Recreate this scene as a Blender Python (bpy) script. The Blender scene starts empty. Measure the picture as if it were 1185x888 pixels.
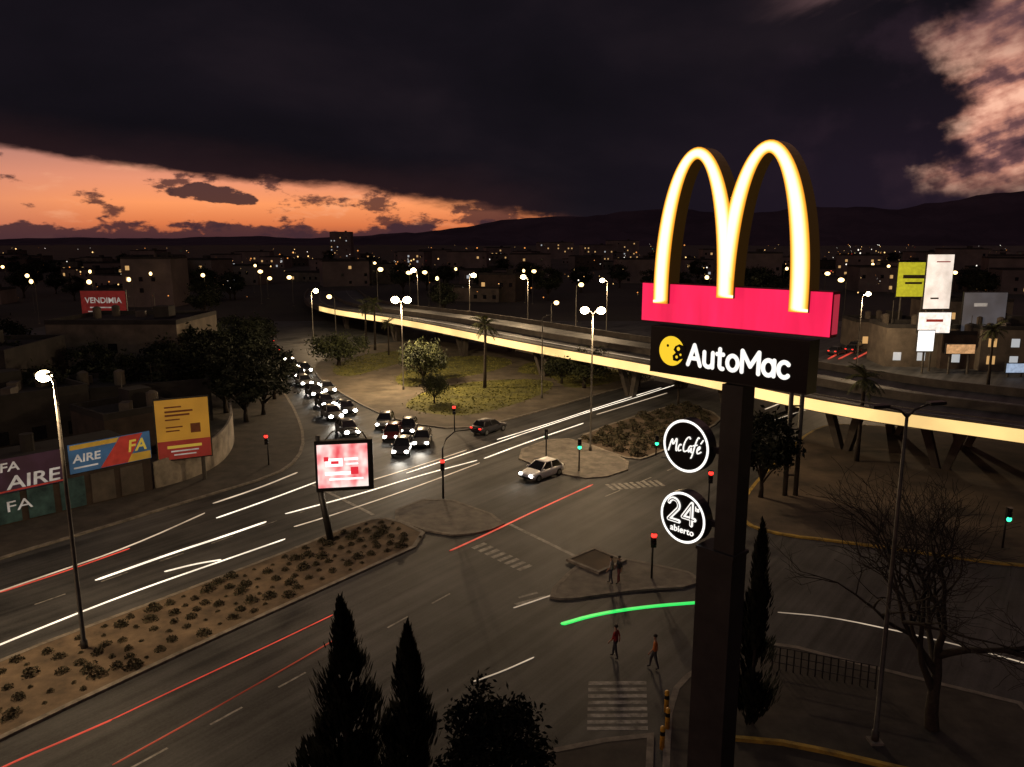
import bpy, math, random
from mathutils import Vector, Matrix
RN = random.Random(11)
SC = bpy.context.scene
COL = SC.collection
H = 20.0; PT = math.radians(10.7); FL = 880.0
cP, sP = math.cos(PT), math.sin(PT)

def ray(px, py):
    u = (px-592.5)/FL; v = (py-444)/FL
    return Vector((u, cP - v*sP, -sP - v*cP))
def g(px, py, z=0.0):
    d = ray(px, py); t = (z-H)/d.z
    return Vector((d.x*t, d.y*t, z))
def at(px, py, Y):
    d = ray(px, py); t = Y/d.y
    return Vector((d.x*t, Y, H + d.z*t))

# ------------------------------------------------------------------ materials
def base_mat(name):
    m = bpy.data.materials.new(name); m.use_nodes = True
    return m, m.node_tree, m.node_tree.nodes['Principled BSDF']
def mat(name, c1, c2=None, scale=3.0, rough=0.8, metal=0.0, bump=0.0, detail=6, spec=0.4):
    m, nt, b = base_mat(name)
    c2 = c2 or tuple(x*0.6 for x in c1)
    tc = nt.nodes.new('ShaderNodeTexCoord')
    nz = nt.nodes.new('ShaderNodeTexNoise'); rp = nt.nodes.new('ShaderNodeValToRGB')
    nt.links.new(tc.outputs['Object'], nz.inputs['Vector'])
    nz.inputs['Scale'].default_value = scale; nz.inputs['Detail'].default_value = detail; nz.inputs['Roughness'].default_value = 0.65
    rp.color_ramp.elements[0].position = 0.33; rp.color_ramp.elements[0].color = (*c2, 1)
    rp.color_ramp.elements[1].position = 0.68; rp.color_ramp.elements[1].color = (*c1, 1)
    nt.links.new(nz.outputs['Fac'], rp.inputs[0]); nt.links.new(rp.outputs[0], b.inputs['Base Color'])
    b.inputs['Roughness'].default_value = rough; b.inputs['Metallic'].default_value = metal
    b.inputs['Specular IOR Level'].default_value = spec
    if bump:
        bp = nt.nodes.new('ShaderNodeBump'); bp.inputs['Strength'].default_value = bump; bp.inputs['Distance'].default_value = 0.05
        nt.links.new(nz.outputs['Fac'], bp.inputs['Height']); nt.links.new(bp.outputs[0], b.inputs['Normal'])
    return m
def emat(name, c, s=1.0, base=None, vary=0.0, scale=2.0, sample=True, stretch=None):
    m, nt, b = base_mat(name)
    b.inputs['Base Color'].default_value = (*(base or tuple(x*0.3 for x in c)), 1)
    b.inputs['Roughness'].default_value = 0.5
    b.inputs['Emission Color'].default_value = (*c, 1); b.inputs['Emission Strength'].default_value = s
    if vary:
        tc = nt.nodes.new('ShaderNodeTexCoord'); nz = nt.nodes.new('ShaderNodeTexNoise'); mr = nt.nodes.new('ShaderNodeMapRange')
        mp = nt.nodes.new('ShaderNodeMapping')
        if stretch: mp.inputs['Scale'].default_value = stretch
        nt.links.new(tc.outputs['Object'], mp.inputs[0]); nt.links.new(mp.outputs[0], nz.inputs['Vector']); nz.inputs['Scale'].default_value = scale; nz.inputs['Detail'].default_value = 5
        nt.links.new(nz.outputs['Fac'], mr.inputs[0]); mr.inputs[1].default_value = .3; mr.inputs[2].default_value = .7
        mr.inputs[3].default_value = s*(1-vary); mr.inputs[4].default_value = s*(1+vary)
        nt.links.new(mr.outputs[0], b.inputs['Emission Strength'])
    if not sample: m.cycles.emission_sampling = 'NONE'
    return m

DIRA = math.radians(52)
def asphalt_mat():
    m, nt, b = base_mat('asphalt')
    L = nt.links.new
    tc = nt.nodes.new('ShaderNodeTexCoord')
    def nz(scale, rot=0, sx=1, sy=1, det=6):
        mp = nt.nodes.new('ShaderNodeMapping'); n = nt.nodes.new('ShaderNodeTexNoise')
        mp.vector_type = 'TEXTURE'
        mp.inputs['Rotation'].default_value = (0, 0, rot); mp.inputs['Scale'].default_value = (sx, sy, 1)
        L(tc.outputs['Object'], mp.inputs[0]); L(mp.outputs[0], n.inputs['Vector'])
        n.inputs['Scale'].default_value = scale; n.inputs['Detail'].default_value = det; n.inputs['Roughness'].default_value = .62
        return n.outputs['Fac']
    a = nz(.16); s = nz(1.1, DIRA, 30, 1); f = nz(9)
    def mth(op, x, y):
        n = nt.nodes.new('ShaderNodeMath'); n.operation = op
        for i, q in enumerate((x, y)):
            if isinstance(q, (int, float)): n.inputs[i].default_value = q
            else: L(q, n.inputs[i])
        return n.outputs[0]
    t = mth('ADD', mth('ADD', mth('MULTIPLY', a, .40), mth('MULTIPLY', s, .46)), mth('MULTIPLY', f, .14))
    rp = nt.nodes.new('ShaderNodeValToRGB'); L(t, rp.inputs[0])
    rp.color_ramp.elements[0].position = .41; rp.color_ramp.elements[0].color = (.015, .016, .0175, 1)
    rp.color_ramp.elements[1].position = .60; rp.color_ramp.elements[1].color = (.080, .080, .081, 1)
    L(rp.outputs[0], b.inputs['Base Color']); b.inputs['Roughness'].default_value = .68
    b.inputs['Specular IOR Level'].default_value = .3
    bp = nt.nodes.new('ShaderNodeBump'); bp.inputs['Strength'].default_value = .3; bp.inputs['Distance'].default_value = .02
    L(f, bp.inputs['Height']); L(bp.outputs[0], b.inputs['Normal'])
    return m

M_ = {}
M_['asphalt'] = asphalt_mat()
M_['ground'] = mat('dark_city_ground', (.036, .029, .023), (.009, .008, .007), .02, .95)
M_['pave'] = mat('pavement_slabs', (.18, .16, .135), (.07, .063, .054), 1.1, .85, bump=.2)
M_['pavedark'] = mat('old_pavement', (.065, .056, .047), (.024, .021, .018), .7, .9, bump=.2)
M_['plaza'] = mat('plaza_paving', (.15, .125, .09), (.06, .05, .036), .35, .9, bump=.2)
M_['kerb'] = mat('concrete_kerb', (.24, .215, .18), (.09, .08, .068), 2, .85)
M_['kerb_y'] = mat('yellow_painted_kerb', (.5, .33, .05), (.16, .11, .03), 1.6, .8)
M_['dirt'] = mat('dry_soil', (.16, .115, .073), (.058, .043, .029), .7, .95, bump=.6)
M_['dirt2'] = mat('bare_lot_soil', (.13, .094, .062), (.03, .023, .017), .22, .95, bump=.4)
M_['grass'] = mat('dull_grass', (.17, .165, .032), (.055, .056, .016), .4, .95, bump=.5)
M_['tuft1'] = mat('grass_blades_light', (.19, .18, .04), (.11, .105, .03), 3, .9)
M_['tuft2'] = mat('grass_blades_dark', (.10, .10, .025), (.05, .052, .016), 3, .9)
M_['concrete'] = mat('concrete', (.24, .21, .17), (.12, .105, .085), .8, .85)
M_['dconcrete'] = mat('dark_concrete', (.07, .06, .05), (.03, .026, .022), .8, .9)
M_['white'] = mat('road_paint', (.40, .39, .36), (.07, .067, .063), 2.2, .7)
M_['steel'] = mat('weathered_steel', (.085, .078, .066), (.04, .037, .032), 3, .6, .3)
M_['dark'] = mat('dark_painted_metal', (.02, .019, .019), (.011, .011, .011), 2, .5)
M_['black'] = mat('black_panel', (.008, .008, .009), (.005, .005, .005), 2, .35)
M_['pole'] = mat('dark_sign_column', (.03, .026, .026), (.013, .012, .012), 1.2, .55)
M_['archside'] = emat('arch_return', (.10, .045, .006), .16, base=(.05, .028, .007))  # faint self-glow stands in for arch light falling on the returns
M_['lampoff'] = mat('dull_red_lens', (.09, .03, .02), (.05, .02, .014), 4, .4)
M_['bark'] = mat('bark', (.04, .03, .022), (.015, .012, .009), 6, .95, bump=.5)
M_['leaf1'] = mat('leaf_dark', (.022, .028, .012), (.012, .016, .008), 4, .8)
M_['leaf2'] = mat('leaf_mid', (.050, .060, .018), (.025, .032, .010), 4, .8)
M_['leaf3'] = mat('leaf_light', (.085, .092, .025), (.048, .053, .015), 4, .8)
M_['cyp1'] = mat('cypress_dark', (.009, .011, .008), (.005, .007, .005), 4, .95, spec=.1)
M_['cyp2'] = mat('cypress_mid', (.018, .021, .013), (.010, .012, .008), 4, .95, spec=.1)
M_['shrub'] = mat('dry_shrub_leaf', (.085, .064, .034), (.038, .03, .017), 4, .9)
M_['shrub2'] = mat('dull_shrub_leaf', (.048, .044, .021), (.024, .022, .012), 4, .9)
M_['rubber'] = mat('rubber', (.012, .012, .012), (.008, .008, .008), 5, .8)
M_['rim'] = mat('alloy', (.3, .3, .3), (.2, .2, .2), 5, .35, .8)
M_['glass'] = mat('dark_glass', (.012, .012, .014), (.008, .008, .009), 2, .12)
M_['wall1'] = mat('dull_plaster', (.13, .108, .085), (.05, .042, .034), .35, .9)
M_['wall2'] = mat('grimy_brick', (.06, .042, .033), (.026, .02, .017), .7, .95)
M_['wall3'] = mat('dark_wall', (.034, .029, .027), (.013, .012, .011), .4, .95)
M_['wallfar'] = mat('far_block_wall', (.16, .125, .115), (.08, .064, .06), .1, .95)
M_['whitewall'] = mat('pale_painted_wall', (.36, .32, .26), (.12, .105, .085), .6, .85)
M_['roof'] = mat('flat_roof', (.03, .027, .025), (.011, .010, .010), .4, .95)
M_['shutter'] = mat('metal_shutter', (.10, .085, .07), (.045, .038, .034), .7, .6)
M_['graf'] = mat('teal_painted_shutter', (.05, .12, .13), (.012, .035, .045), .9, .7, detail=3)
M_['mount'] = mat('mountain_rock', (.085, .058, .08), (.05, .036, .052), .002, 1.0, spec=0)
M_['skin'] = mat('skin', (.35, .2, .14), (.28, .16, .11), 9, .6)
M_['hair'] = mat('hair', (.02, .014, .01), (.012, .009, .007), 9, .7)
E_ = {}
E_['red'] = emat('red_sign_light', (.98, .018, .095), 1.05, vary=.22, scale=1.0, stretch=(2.2, 1, .35))
E_['redhi'] = emat('red_sign_edge', (.85, .05, .10), .45)
E_['txt'] = emat('white_letter_light', (1, .96, .9), 1.1)
E_['yel'] = emat('yellow_icon_light', (1, .66, .03), .95)
E_['ring'] = emat('white_ring_light', (1, .97, .92), 1.25)
E_['bulb'] = emat('lamp_bulb_light', (1, .78, .42), 24, sample=False)
E_['bulbfar'] = emat('far_lamp_light', (1, .66, .26), 5.0, sample=False)
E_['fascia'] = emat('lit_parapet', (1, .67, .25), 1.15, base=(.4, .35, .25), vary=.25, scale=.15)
E_['trail_w'] = emat('white_trail_light', (1, .88, .70), 1.3, vary=.45, scale=.35)  # trail materials: streaks of passing vehicle lights put in as emission
E_['trail_w2'] = emat('dim_white_trail_light', (1, .80, .58), .48, vary=.6, scale=.3)
E_['trail_r'] = emat('red_trail_light', (1, .10, .06), .55, vary=.5, scale=.3)
E_['trail_r2'] = emat('dim_red_trail_light', (1, .14, .07), .14, vary=.7, scale=.3)
E_['trail_g'] = emat('green_trail_light', (.03, 1, .16), .8)
E_['head'] = emat('headlight_light', (1, .95, .84), 24, sample=False)
E_['tail'] = emat('taillight_light', (1, .03, .02), 2.2, sample=False)
E_['sig_r'] = emat('signal_red_light', (1, .03, .02), 3.2, sample=False)
E_['sig_g'] = emat('signal_green_light', (.05, 1, .45), 2.2, sample=False)
E_['win'] = emat('lit_window', (1, .58, .22), .55, sample=False)
E_['win2'] = emat('cool_lit_window', (.9, .95, 1), .4, sample=False)
def arch_glow():
    m, nt, b = base_mat('arch_neon_light'); L = nt.links.new
    at_ = nt.nodes.new('ShaderNodeAttribute'); at_.attribute_name = 'edge'
    ab = nt.nodes.new('ShaderNodeMath'); ab.operation = 'ABSOLUTE'; L(at_.outputs['Fac'], ab.inputs[0])
    rp = nt.nodes.new('ShaderNodeValToRGB'); L(ab.outputs[0], rp.inputs[0]); r = rp.color_ramp
    els = [(0, (1, .96, .80)), (.42, (1, .91, .60)), (.62, (1, .72, .24)), (.80, (.95, .42, .04)), (1, (.42, .13, .006))]
    while len(r.elements) < len(els): r.elements.new(.5)
    for e, (p, c) in zip(r.elements, els): e.position = p; e.color = (*c, 1)
    L(rp.outputs[0], b.inputs['Emission Color']); b.inputs['Emission Strength'].default_value = 1.5; b.inputs['Base Color'].default_value = (.3, .2, .03, 1)
    return m
E_['arch'] = arch_glow()

# ------------------------------------------------------------------ mesh builder
class MB:
    def __init__(s): s.v = []; s.f = []; s.m = []
    def add(s, vs, fs, m=0):
        o = len(s.v); s.v += [tuple(v) for v in vs]
        for f in fs: s.f.append([i+o for i in f]); s.m.append(m)
    def box(s, c, sz, rz=0.0, m=0):
        x, y, z = (q/2 for q in sz); co, si = math.cos(rz), math.sin(rz)
        vs = []
        for dz in (-z, z):
            for dx, dy in ((-x, -y), (x, -y), (x, y), (-x, y)):
                vs.append((c[0]+dx*co-dy*si, c[1]+dx*si+dy*co, c[2]+dz))
        s.add(vs, [(3, 2, 1, 0), (4, 5, 6, 7), (0, 1, 5, 4), (1, 2, 6, 5), (2, 3, 7, 6), (3, 0, 4, 7)], m)
    def sheet(s, pts, m=0):
        s.add(pts, [list(range(len(pts)))], m)
    def tube(s, pts, rad, n=8, m=0, cap=True):
        pts = [Vector(p) for p in pts]
        if not hasattr(rad, '__len__'): rad = [rad]*len(pts)
        rings = []
        for i, p in enumerate(pts):
            d = (pts[min(i+1, len(pts)-1)] - pts[max(i-1, 0)]).normalized()
            a = Vector((0, 0, 1)) if abs(d.z) < .9 else Vector((1, 0, 0))
            x = d.cross(a).normalized(); y = d.cross(x)
            rings.append([p + (x*math.cos(2*math.pi*k/n)+y*math.sin(2*math.pi*k/n))*rad[i] for k in range(n)])
        vs = [v for r in rings for v in r]; fs = []
        for i in range(len(rings)-1):
            for k in range(n):
                fs.append((i*n+k, i*n+(k+1) % n, (i+1)*n+(k+1) % n, (i+1)*n+k))
        if cap: fs += [list(range(n))[::-1], [len(vs)-n+k for k in range(n)]]
        s.add(vs, fs, m)
    def ball(s, c, r, m=0, nu=10, nv=6, sc=(1, 1, 1)):
        vs = []; fs = []
        for j in range(1, nv):
            t = math.pi*j/nv
            for i in range(nu):
                p = 2*math.pi*i/nu
                vs.append((c[0]+r*sc[0]*math.sin(t)*math.cos(p), c[1]+r*sc[1]*math.sin(t)*math.sin(p), c[2]+r*sc[2]*math.cos(t)))
        a = len(vs); vs += [(c[0], c[1], c[2]+r*sc[2]), (c[0], c[1], c[2]-r*sc[2])]
        for j in range(nv-2):
            for i in range(nu):
                fs.append((j*nu+i, j*nu+(i+1) % nu, (j+1)*nu+(i+1) % nu, (j+1)*nu+i)[::-1])
        for i in range(nu):
            fs.append((a, i, (i+1) % nu)); fs.append((a+1, (nv-2)*nu+(i+1) % nu, (nv-2)*nu+i))
        s.add(vs, fs, m)
    def leaf(s, p, sz, rng, m=0):
        a = Vector((rng.gauss(0, 1), rng.gauss(0, 1), rng.gauss(0, 1))).normalized()
        b = a.orthogonal().normalized(); b.rotate(Matrix.Rotation(rng.random()*6.28, 3, a))
        p = Vector(p)
        s.add([p-a*sz, p+b*sz*.45, p+a*sz, p-b*sz*.45], [(0, 1, 2, 3)], m)
    def build(s, name, mats, parent=None, smooth=False):
        me = bpy.data.meshes.new(name); me.from_pydata(s.v, [], s.f)
        if not isinstance(mats, (list, tuple)): mats = [mats]
        for q in mats: me.materials.append(q)
        me.polygons.foreach_set('material_index', s.m)
        if smooth: me.polygons.foreach_set('use_smooth', [True]*len(s.f))
        me.update()
        o = bpy.data.objects.new(name, me); COL.objects.link(o)
        if parent: o.parent = parent
        return o
def tag(o, label=None, cat=None, group=None, kind=None):
    if label: o['label'] = label
    if cat: o['category'] = cat
    if group: o['group'] = group
    if kind: o['kind'] = kind
    return o
def thing(name, label, cat, loc=(0, 0, 0), rz=0.0, group=None):
    o = bpy.data.objects.new(name, None); COL.objects.link(o)
    o.empty_display_size = .3
    o.location = loc; o.rotation_euler = (0, 0, rz)
    return tag(o, label, cat, group)
def dup(root, loc, rz=0.0, sc=(1, 1, 1), label=None, group=None):
    def cp(o, par):
        c = o.copy(); COL.objects.link(c); c.parent = par
        for ch in o.children: cp(ch, c)
        return c
    r = cp(root, None); r.location = loc; r.rotation_euler = (0, 0, rz); r.scale = sc
    if label: r['label'] = label
    if group: r['group'] = group
    return r
def box_part(name, c, sz, m, parent, rz=0.0):
    b = MB(); b.box(c, sz, rz); return b.build(name, m, parent)
def text_part(s, w, h, m, parent, loc, bold=.0, shear=0.0, name='lettering', rot=0.0, space=1.0):
    cu = bpy.data.curves.new('lettering', 'FONT'); cu.body = s; cu.size = 1; cu.offset = bold; cu.shear = shear; cu.extrude = .02; cu.space_character = space
    o = bpy.data.objects.new('lettering', cu); COL.objects.link(o)
    dg = bpy.context.evaluated_depsgraph_get()
    me = bpy.data.meshes.new_from_object(o.evaluated_get(dg))
    bpy.data.objects.remove(o); bpy.data.curves.remove(cu)
    xs = [v.co.x for v in me.vertices]; ys = [v.co.y for v in me.vertices]
    x0, x1, y0, y1 = min(xs), max(xs), min(ys), max(ys)
    cr, sr = math.cos(rot), math.sin(rot)
    for v in me.vertices:
        X = (v.co.x-(x0+x1)/2)*w/(x1-x0); Z = (v.co.y-(y0+y1)/2)*h/(y1-y0); D = v.co.z
        v.co = (X*cr-Z*sr, -D*.5, X*sr+Z*cr)
    me.materials.clear(); me.materials.append(m)
    me.polygons.foreach_set('material_index', [0]*len(me.polygons))
    me.name = name
    ob = bpy.data.objects.new(name, me); COL.objects.link(ob); ob.parent = parent; ob.location = loc
    return ob
def chaikin(poly, n=1, closed=True):
    for _ in range(n):
        q = []
        N = len(poly)
        rngi = range(N) if closed else range(N-1)
        if not closed: q.append(poly[0])
        for i in rngi:
            a, b = poly[i], poly[(i+1) % N]
            q.append((a[0]*.75+b[0]*.25, a[1]*.75+b[1]*.25)); q.append((a[0]*.25+b[0]*.75, a[1]*.25+b[1]*.75))
        if not closed: q.append(poly[-1])
        poly = q
    return poly
def inset(poly, w):
    if sum(a[0]*b[1]-b[0]*a[1] for a, b in zip(poly, poly[1:]+poly[:1])) < 0: poly = poly[::-1]
    out = []; N = len(poly)
    for i in range(N):
        a, b, c = Vector(poly[i-1]), Vector(poly[i]), Vector(poly[(i+1) % N])
        d1 = (b-a).normalized(); d2 = (c-b).normalized()
        n1 = Vector((-d1.y, d1.x)); n2 = Vector((-d2.y, d2.x))
        k = n1+n2
        k = k/max(.5, k.dot(n1)) if k.length > .01 else n1
        out.append(tuple(b+k*w))
    return poly, out
def pxpoly(pts): return [tuple(g(*p).xy) for p in pts]
def island(name, pts, top, kerb, h=.13, kw=.28, smooth=1):
    poly = pxpoly(pts)
    poly = chaikin(poly, smooth) if smooth else poly
    o, i = inset(poly, kw)
    b = MB(); n = len(o)
    vs = [(x, y, 0.0) for x, y in o]+[(x, y, h) for x, y in o]+[(x, y, h) for x, y in i]
    fs = []
    for k in range(n):
        j = (k+1) % n
        fs.append((k, j, n+j, n+k)); fs.append((n+k, n+j, 2*n+j, 2*n+k))
    b.add(vs, fs, 1)
    b.sheet([(x, y, h-.012) for x, y in i], 0)
    return tag(b.build(name, [top, kerb]), kind='structure')
def inpoly(p, poly):
    r = False
    for a, b in zip(poly, poly[1:]+poly[:1]):
        if (a[1] > p[1]) != (b[1] > p[1]) and p[0] < (b[0]-a[0])*(p[1]-a[1])/(b[1]-a[1])+a[0]: r = not r
    return r

# ------------------------------------------------------------------ camera
cam = bpy.data.cameras.new('camera'); co = bpy.data.objects.new('camera', cam); COL.objects.link(co)
co.location = (0, 0, H); co.rotation_euler = (math.pi/2-PT, 0, 0)
cam.sensor_width = 36; cam.lens = FL/1185*36; cam.clip_end = 20000; cam.clip_start = .1
SC.camera = co
SC.view_settings.view_transform = 'Standard'; SC.view_settings.look = 'None'; SC.view_settings.exposure = 0

# ------------------------------------------------------------------ sky
W = bpy.data.worlds.new('World'); SC.world = W; W.use_nodes = True
nt = W.node_tree; nt.nodes.clear()
def link(a, b): nt.links.new(a, b)
def mth(op, *a):
    n = nt.nodes.new('ShaderNodeMath'); n.operation = op
    for i, q in enumerate(a):
        if isinstance(q, (int, float)): n.inputs[i].default_value = q
        else: link(q, n.inputs[i])
    return n.outputs[0]
def add(a, b): return mth('ADD', a, b)
def mul(a, b): return mth('MULTIPLY', a, b)
def sub(a, b): return mth('SUBTRACT', a, b)
def sst(x, a, b, lo=0.0, hi=1.0):
    n = nt.nodes.new('ShaderNodeMapRange'); n.interpolation_type = 'SMOOTHSTEP'
    link(x, n.inputs[0]); n.inputs[1].default_value = a; n.inputs[2].default_value = b; n.inputs[3].default_value = lo; n.inputs[4].default_value = hi
    return n.outputs[0]
def mixc(f, a, b):
    n = nt.nodes.new('ShaderNodeMix'); n.data_type = 'RGBA'
    if isinstance(f, (int, float)): n.inputs[0].default_value = f
    else: link(f, n.inputs[0])
    for i, q in ((6, a), (7, b)):
        if isinstance(q, tuple): n.inputs[i].default_value = (*q, 1)
        else: link(q, n.inputs[i])
    return n.outputs[2]
def ramp(x, els):
    n = nt.nodes.new('ShaderNodeValToRGB'); link(x, n.inputs[0]); r = n.color_ramp
    while len(r.elements) < len(els): r.elements.new(.5)
    for e, (p, c) in zip(r.elements, els): e.position = p; e.color = (*c, 1)
    return n.outputs[0]
tc = nt.nodes.new('ShaderNodeTexCoord'); sx = nt.nodes.new('ShaderNodeSeparateXYZ'); link(tc.outputs['Generated'], sx.inputs[0])
A = mul(mth('ARCTAN2', sx.outputs[0], sx.outputs[1]), 57.2958)
Ev = mul(mth('ARCSINE', sx.outputs[2]), 57.2958)
def noise(ka, ke, det=7, rough=.58, off=0.0, dist=0.0, skew=0.0):
    cb = nt.nodes.new('ShaderNodeCombineXYZ'); link(mul(A, ka), cb.inputs[0])
    e_ = add(Ev, mul(A, skew)) if skew else Ev
    link(mul(e_, ke), cb.inputs[1]); cb.inputs[2].default_value = off
    n = nt.nodes.new('ShaderNodeTexNoise'); link(cb.outputs[0], n.inputs['Vector']); n.inputs['Scale'].default_value = 1
    n.inputs['Detail'].default_value = det; n.inputs['Roughness'].default_value = rough; n.inputs['Distortion'].default_value = dist
    return n.outputs['Fac']
nA = noise(.10, .30, off=1.3); nB = noise(.22, .75, off=5.1, dist=.2); nC = noise(.42, .85, off=9.4)
nD = noise(.05, .11, 6, .5, off=3.7, dist=.2); nE = noise(.20, .27, 7, .52, off=14.2); nF = noise(.75, .95, 6, .5, off=21.7)
nS = noise(.11, .42, 7, .54, off=31.3, skew=-.35); nG = noise(.28, .6, 9, .62, off=41.0)
deck = ramp(nD, [(.30, (.0046, .0040, .0058)), (.52, (.0080, .0061, .0092)), (.75, (.0160, .0108, .0148))])
deck = mixc(mul(sst(A, 2, 26), sst(Ev, 13, 3)), deck, (.0140, .0088, .0160))
deck = mixc(mul(mul(sst(nE, .46, .66), sst(A, 14, 27)), .55), deck, (.028, .0155, .024))
back = mixc(sst(Ev, 24, 60), deck, (.032, .029, .037))
edge = add(add(2.75, mul(A, -.094)), mul(sub(nA, .5), 3.0))
d = sub(edge, Ev)
band = mul(sst(d, 0.0, .8), sst(add(A, mul(sub(nC, .5), 8.0)), -1.0, 5.5, 1.0, 0.0))
glow = mul(mul(sst(d, -2.6, .3), .5), sst(A, -2, 6, 1.0, 0.0))
orange = ramp(mul(Ev, 1/6.5), [(.0, (.30, .07, .04)), (.16, (.72, .19, .066)), (.38, (1.0, .335, .125)), (.62, (.84, .31, .175)), (.9, (.48, .215, .17))])
orange = mixc(sst(A, -38, -24, .45, 0.0), orange, (.46, .21, .17))
orange = mixc(mul(sst(nB, .44, .27), .35), orange, (1, .50, .28))
dcl = (.045, .020, .026)
orange = mixc(mul(sst(add(nG, mul(sst(A, -16, 3), .15)), .55, .64), .86), orange, dcl)
hz = sub(add(.95, add(mul(sub(nG, .5), 3.4), add(mul(sub(nF, .5), 1.5), mul(sub(nA, .5), 2.6)))), Ev)
orange = mixc(mul(sst(hz, -.12, .25), .93), orange, (.052, .023, .030))
fx = mth('DIVIDE', add(A, 21.3), 3.3); fy = mth('DIVIDE', sub(Ev, add(3.15, mul(add(A, 21.3), -.09))), .62)
fq = add(add(mul(fx, fx), mul(fy, fy)), mul(sub(nC, .5), 3.2))
orange = mixc(mul(sst(fq, .75, 1.05, 1.0, 0.0), .93), orange, (.038, .02, .026))
col = mixc(mul(glow, .30), back, (.09, .032, .03))
col = mixc(band, col, orange)
# lit clouds hugging the right: peach body with bright rims, dark streaks slanting through it
pm = mul(mul(sst(add(A, mul(sub(nE, .5), 11.0)), 27.8, 30.8), sst(add(Ev, mul(sub(nE, .5), 4.0)), 2.9, 5.0)), sst(A, 48, 62, 1.0, 0.0))
lum = add(add(mul(nE, .40), mul(nS, .42)), mul(nF, .18))
pk = ramp(lum, [(.40, (.045, .024, .034)), (.455, (.17, .076, .078)), (.50, (.62, .27, .19)), (.55, (1.0, .53, .37)), (.66, (1, .64, .48))])
pk = mixc(sst(Ev, 9.2, 12.4, 0.0, .60), pk, (.11, .057, .064))
col = mixc(mul(pm, .96), col, pk)
wm = mul(mul(sst(add(Ev, mul(sub(nS, .5), 9.0)), 14.0, 17.4), sst(A, 15, 24)), sst(A, 48, 62, 1.0, 0.0))
col = mixc(mul(wm, .42), col, (.30, .16, .16))
bg = nt.nodes.new('ShaderNodeBackground'); wo = nt.nodes.new('ShaderNodeOutputWorld')
link(col, bg.inputs[0]); bg.inputs[1].default_value = 1.0; link(bg.outputs[0], wo.inputs[0])

sun = bpy.data.lights.new('dusk_sun', 'SUN'); sun.energy = .14; sun.angle = math.radians(50); sun.color = (.98, .92, .9)
so = bpy.data.objects.new('dusk_sun', sun); COL.objects.link(so); so.rotation_euler = (math.radians(38), math.radians(-28), 0)

# ------------------------------------------------------------------ terrain
b = MB(); b.sheet([(-7000, -300, 0), (7000, -300, 0), (7000, 6500, 0), (-7000, 6500, 0)])
tag(b.build('ground', M_['ground']), kind='structure')
ridge = [(-400, 273), (0, 277), (100, 275), (200, 276), (300, 273), (360, 276), (430, 273), (500, 267), (560, 259), (620, 252), (700, 247), (760, 243), (850, 246), (950, 241), (1040, 240), (1100, 233), (1185, 220), (1300, 214), (1600, 232)]
def ridge_y(x):
    for (x0, y0), (x1, y1) in zip(ridge, ridge[1:]):
        if x0 <= x <= x1: return y0+(y1-y0)*(x-x0)/(x1-x0)
b = MB(); rows = 7; cols = 200; vs = []; fs = []
for j in range(rows):
    f = j/(rows-1)
    for i in range(cols+1):
        x = -400+2000*i/cols
        p = at(x, ridge_y(x), 4200)
        amp = .35+.65*min(1, max(0, (x-300)/400))
        n = (RN.gauss(0, 1)*2 + 8*math.sin(x*.035+j)+5*math.sin(x*.09+j*2)+2.5*math.sin(x*.23))*amp
        Y = 2600+(4200-2600)*f + RN.gauss(0, 30)*(1-f)
        z = -6+(p.z+n*.8+6)*(f**1.35)+ (n*1.6 if 0 < j < rows-1 else 0)
        vs.append((p.x*Y/4200, Y, z))
for j in range(rows-1):
    for i in range(cols):
        a = j*(cols+1)+i; fs.append((a, a+1, a+cols+2, a+cols+1))
b.add(vs, fs); tag(b.build('mountains', M_['mount'], smooth=True), kind='structure')

# ------------------------------------------------------------------ roads, islands
b = MB(); b.sheet([(-110, 3, .006), (130, 3, .006), (130, 190, .006), (-110, 190, .006)])
tag(b.build('road', M_['asphalt']), kind='structure')
LEFT = [(-260, 735), (0, 648), (120, 612), (230, 578), (320, 551), (347, 532), (354, 508), (345, 480), (330, 455), (312, 430), (292, 404), (262, 388), (60, 386), (-400, 420)]
island('left_pavement', LEFT, M_['pavedark'], M_['kerb'])
PARK = [(535, 499), (458, 489), (405, 463), (360, 433), (368, 417), (420, 400), (490, 394), (600, 405), (700, 418), (775, 434), (700, 455), (600, 484)]
island('park_island', PARK, M_['plaza'], M_['kerb'])
MEDIAN = [(-260, 880), (0, 764), (180, 697), (330, 640), (420, 603), (455, 600), (505, 624), (400, 672), (250, 740), (0, 858), (-260, 990)]
island('median', MEDIAN, M_['dirt'], M_['kerb'])
island('median_nose', [(440, 598), (505, 573), (592, 604), (560, 618), (512, 622)], M_['pave'], M_['kerb'], h=.12)
island('corner_pavement', [(588, 527), (645, 505), (700, 520), (738, 541), (690, 557), (640, 548)], M_['pave'], M_['kerb'], h=.12)
PLANT = [(660, 510), (715, 488), (790, 466), (838, 482), (825, 496), (760, 527), (735, 535), (690, 520)]
island('planted_median', PLANT, M_['dirt2'], M_['kerb'])
RIGHT = [(866, 566), (850, 598), (880, 618), (1000, 632), (1250, 668), (1500, 640), (1500, 520), (1185, 508), (1000, 492), (945, 492), (900, 532)]
island('right_lot', RIGHT, M_['dirt2'], M_['kerb_y'], smooth=2)
island('crossing_island', [(630, 692), (664, 657), (690, 642), (760, 655), (808, 666), (805, 681), (745, 684), (690, 691), (655, 696)], M_['pave'], M_['kerb'])
island('near_pavement', [(765, 900), (772, 806), (800, 776), (860, 750), (900, 744), (1000, 771), (1250, 832), (1400, 1300), (760, 1300)], M_['pavedark'], M_['kerb'])
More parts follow.
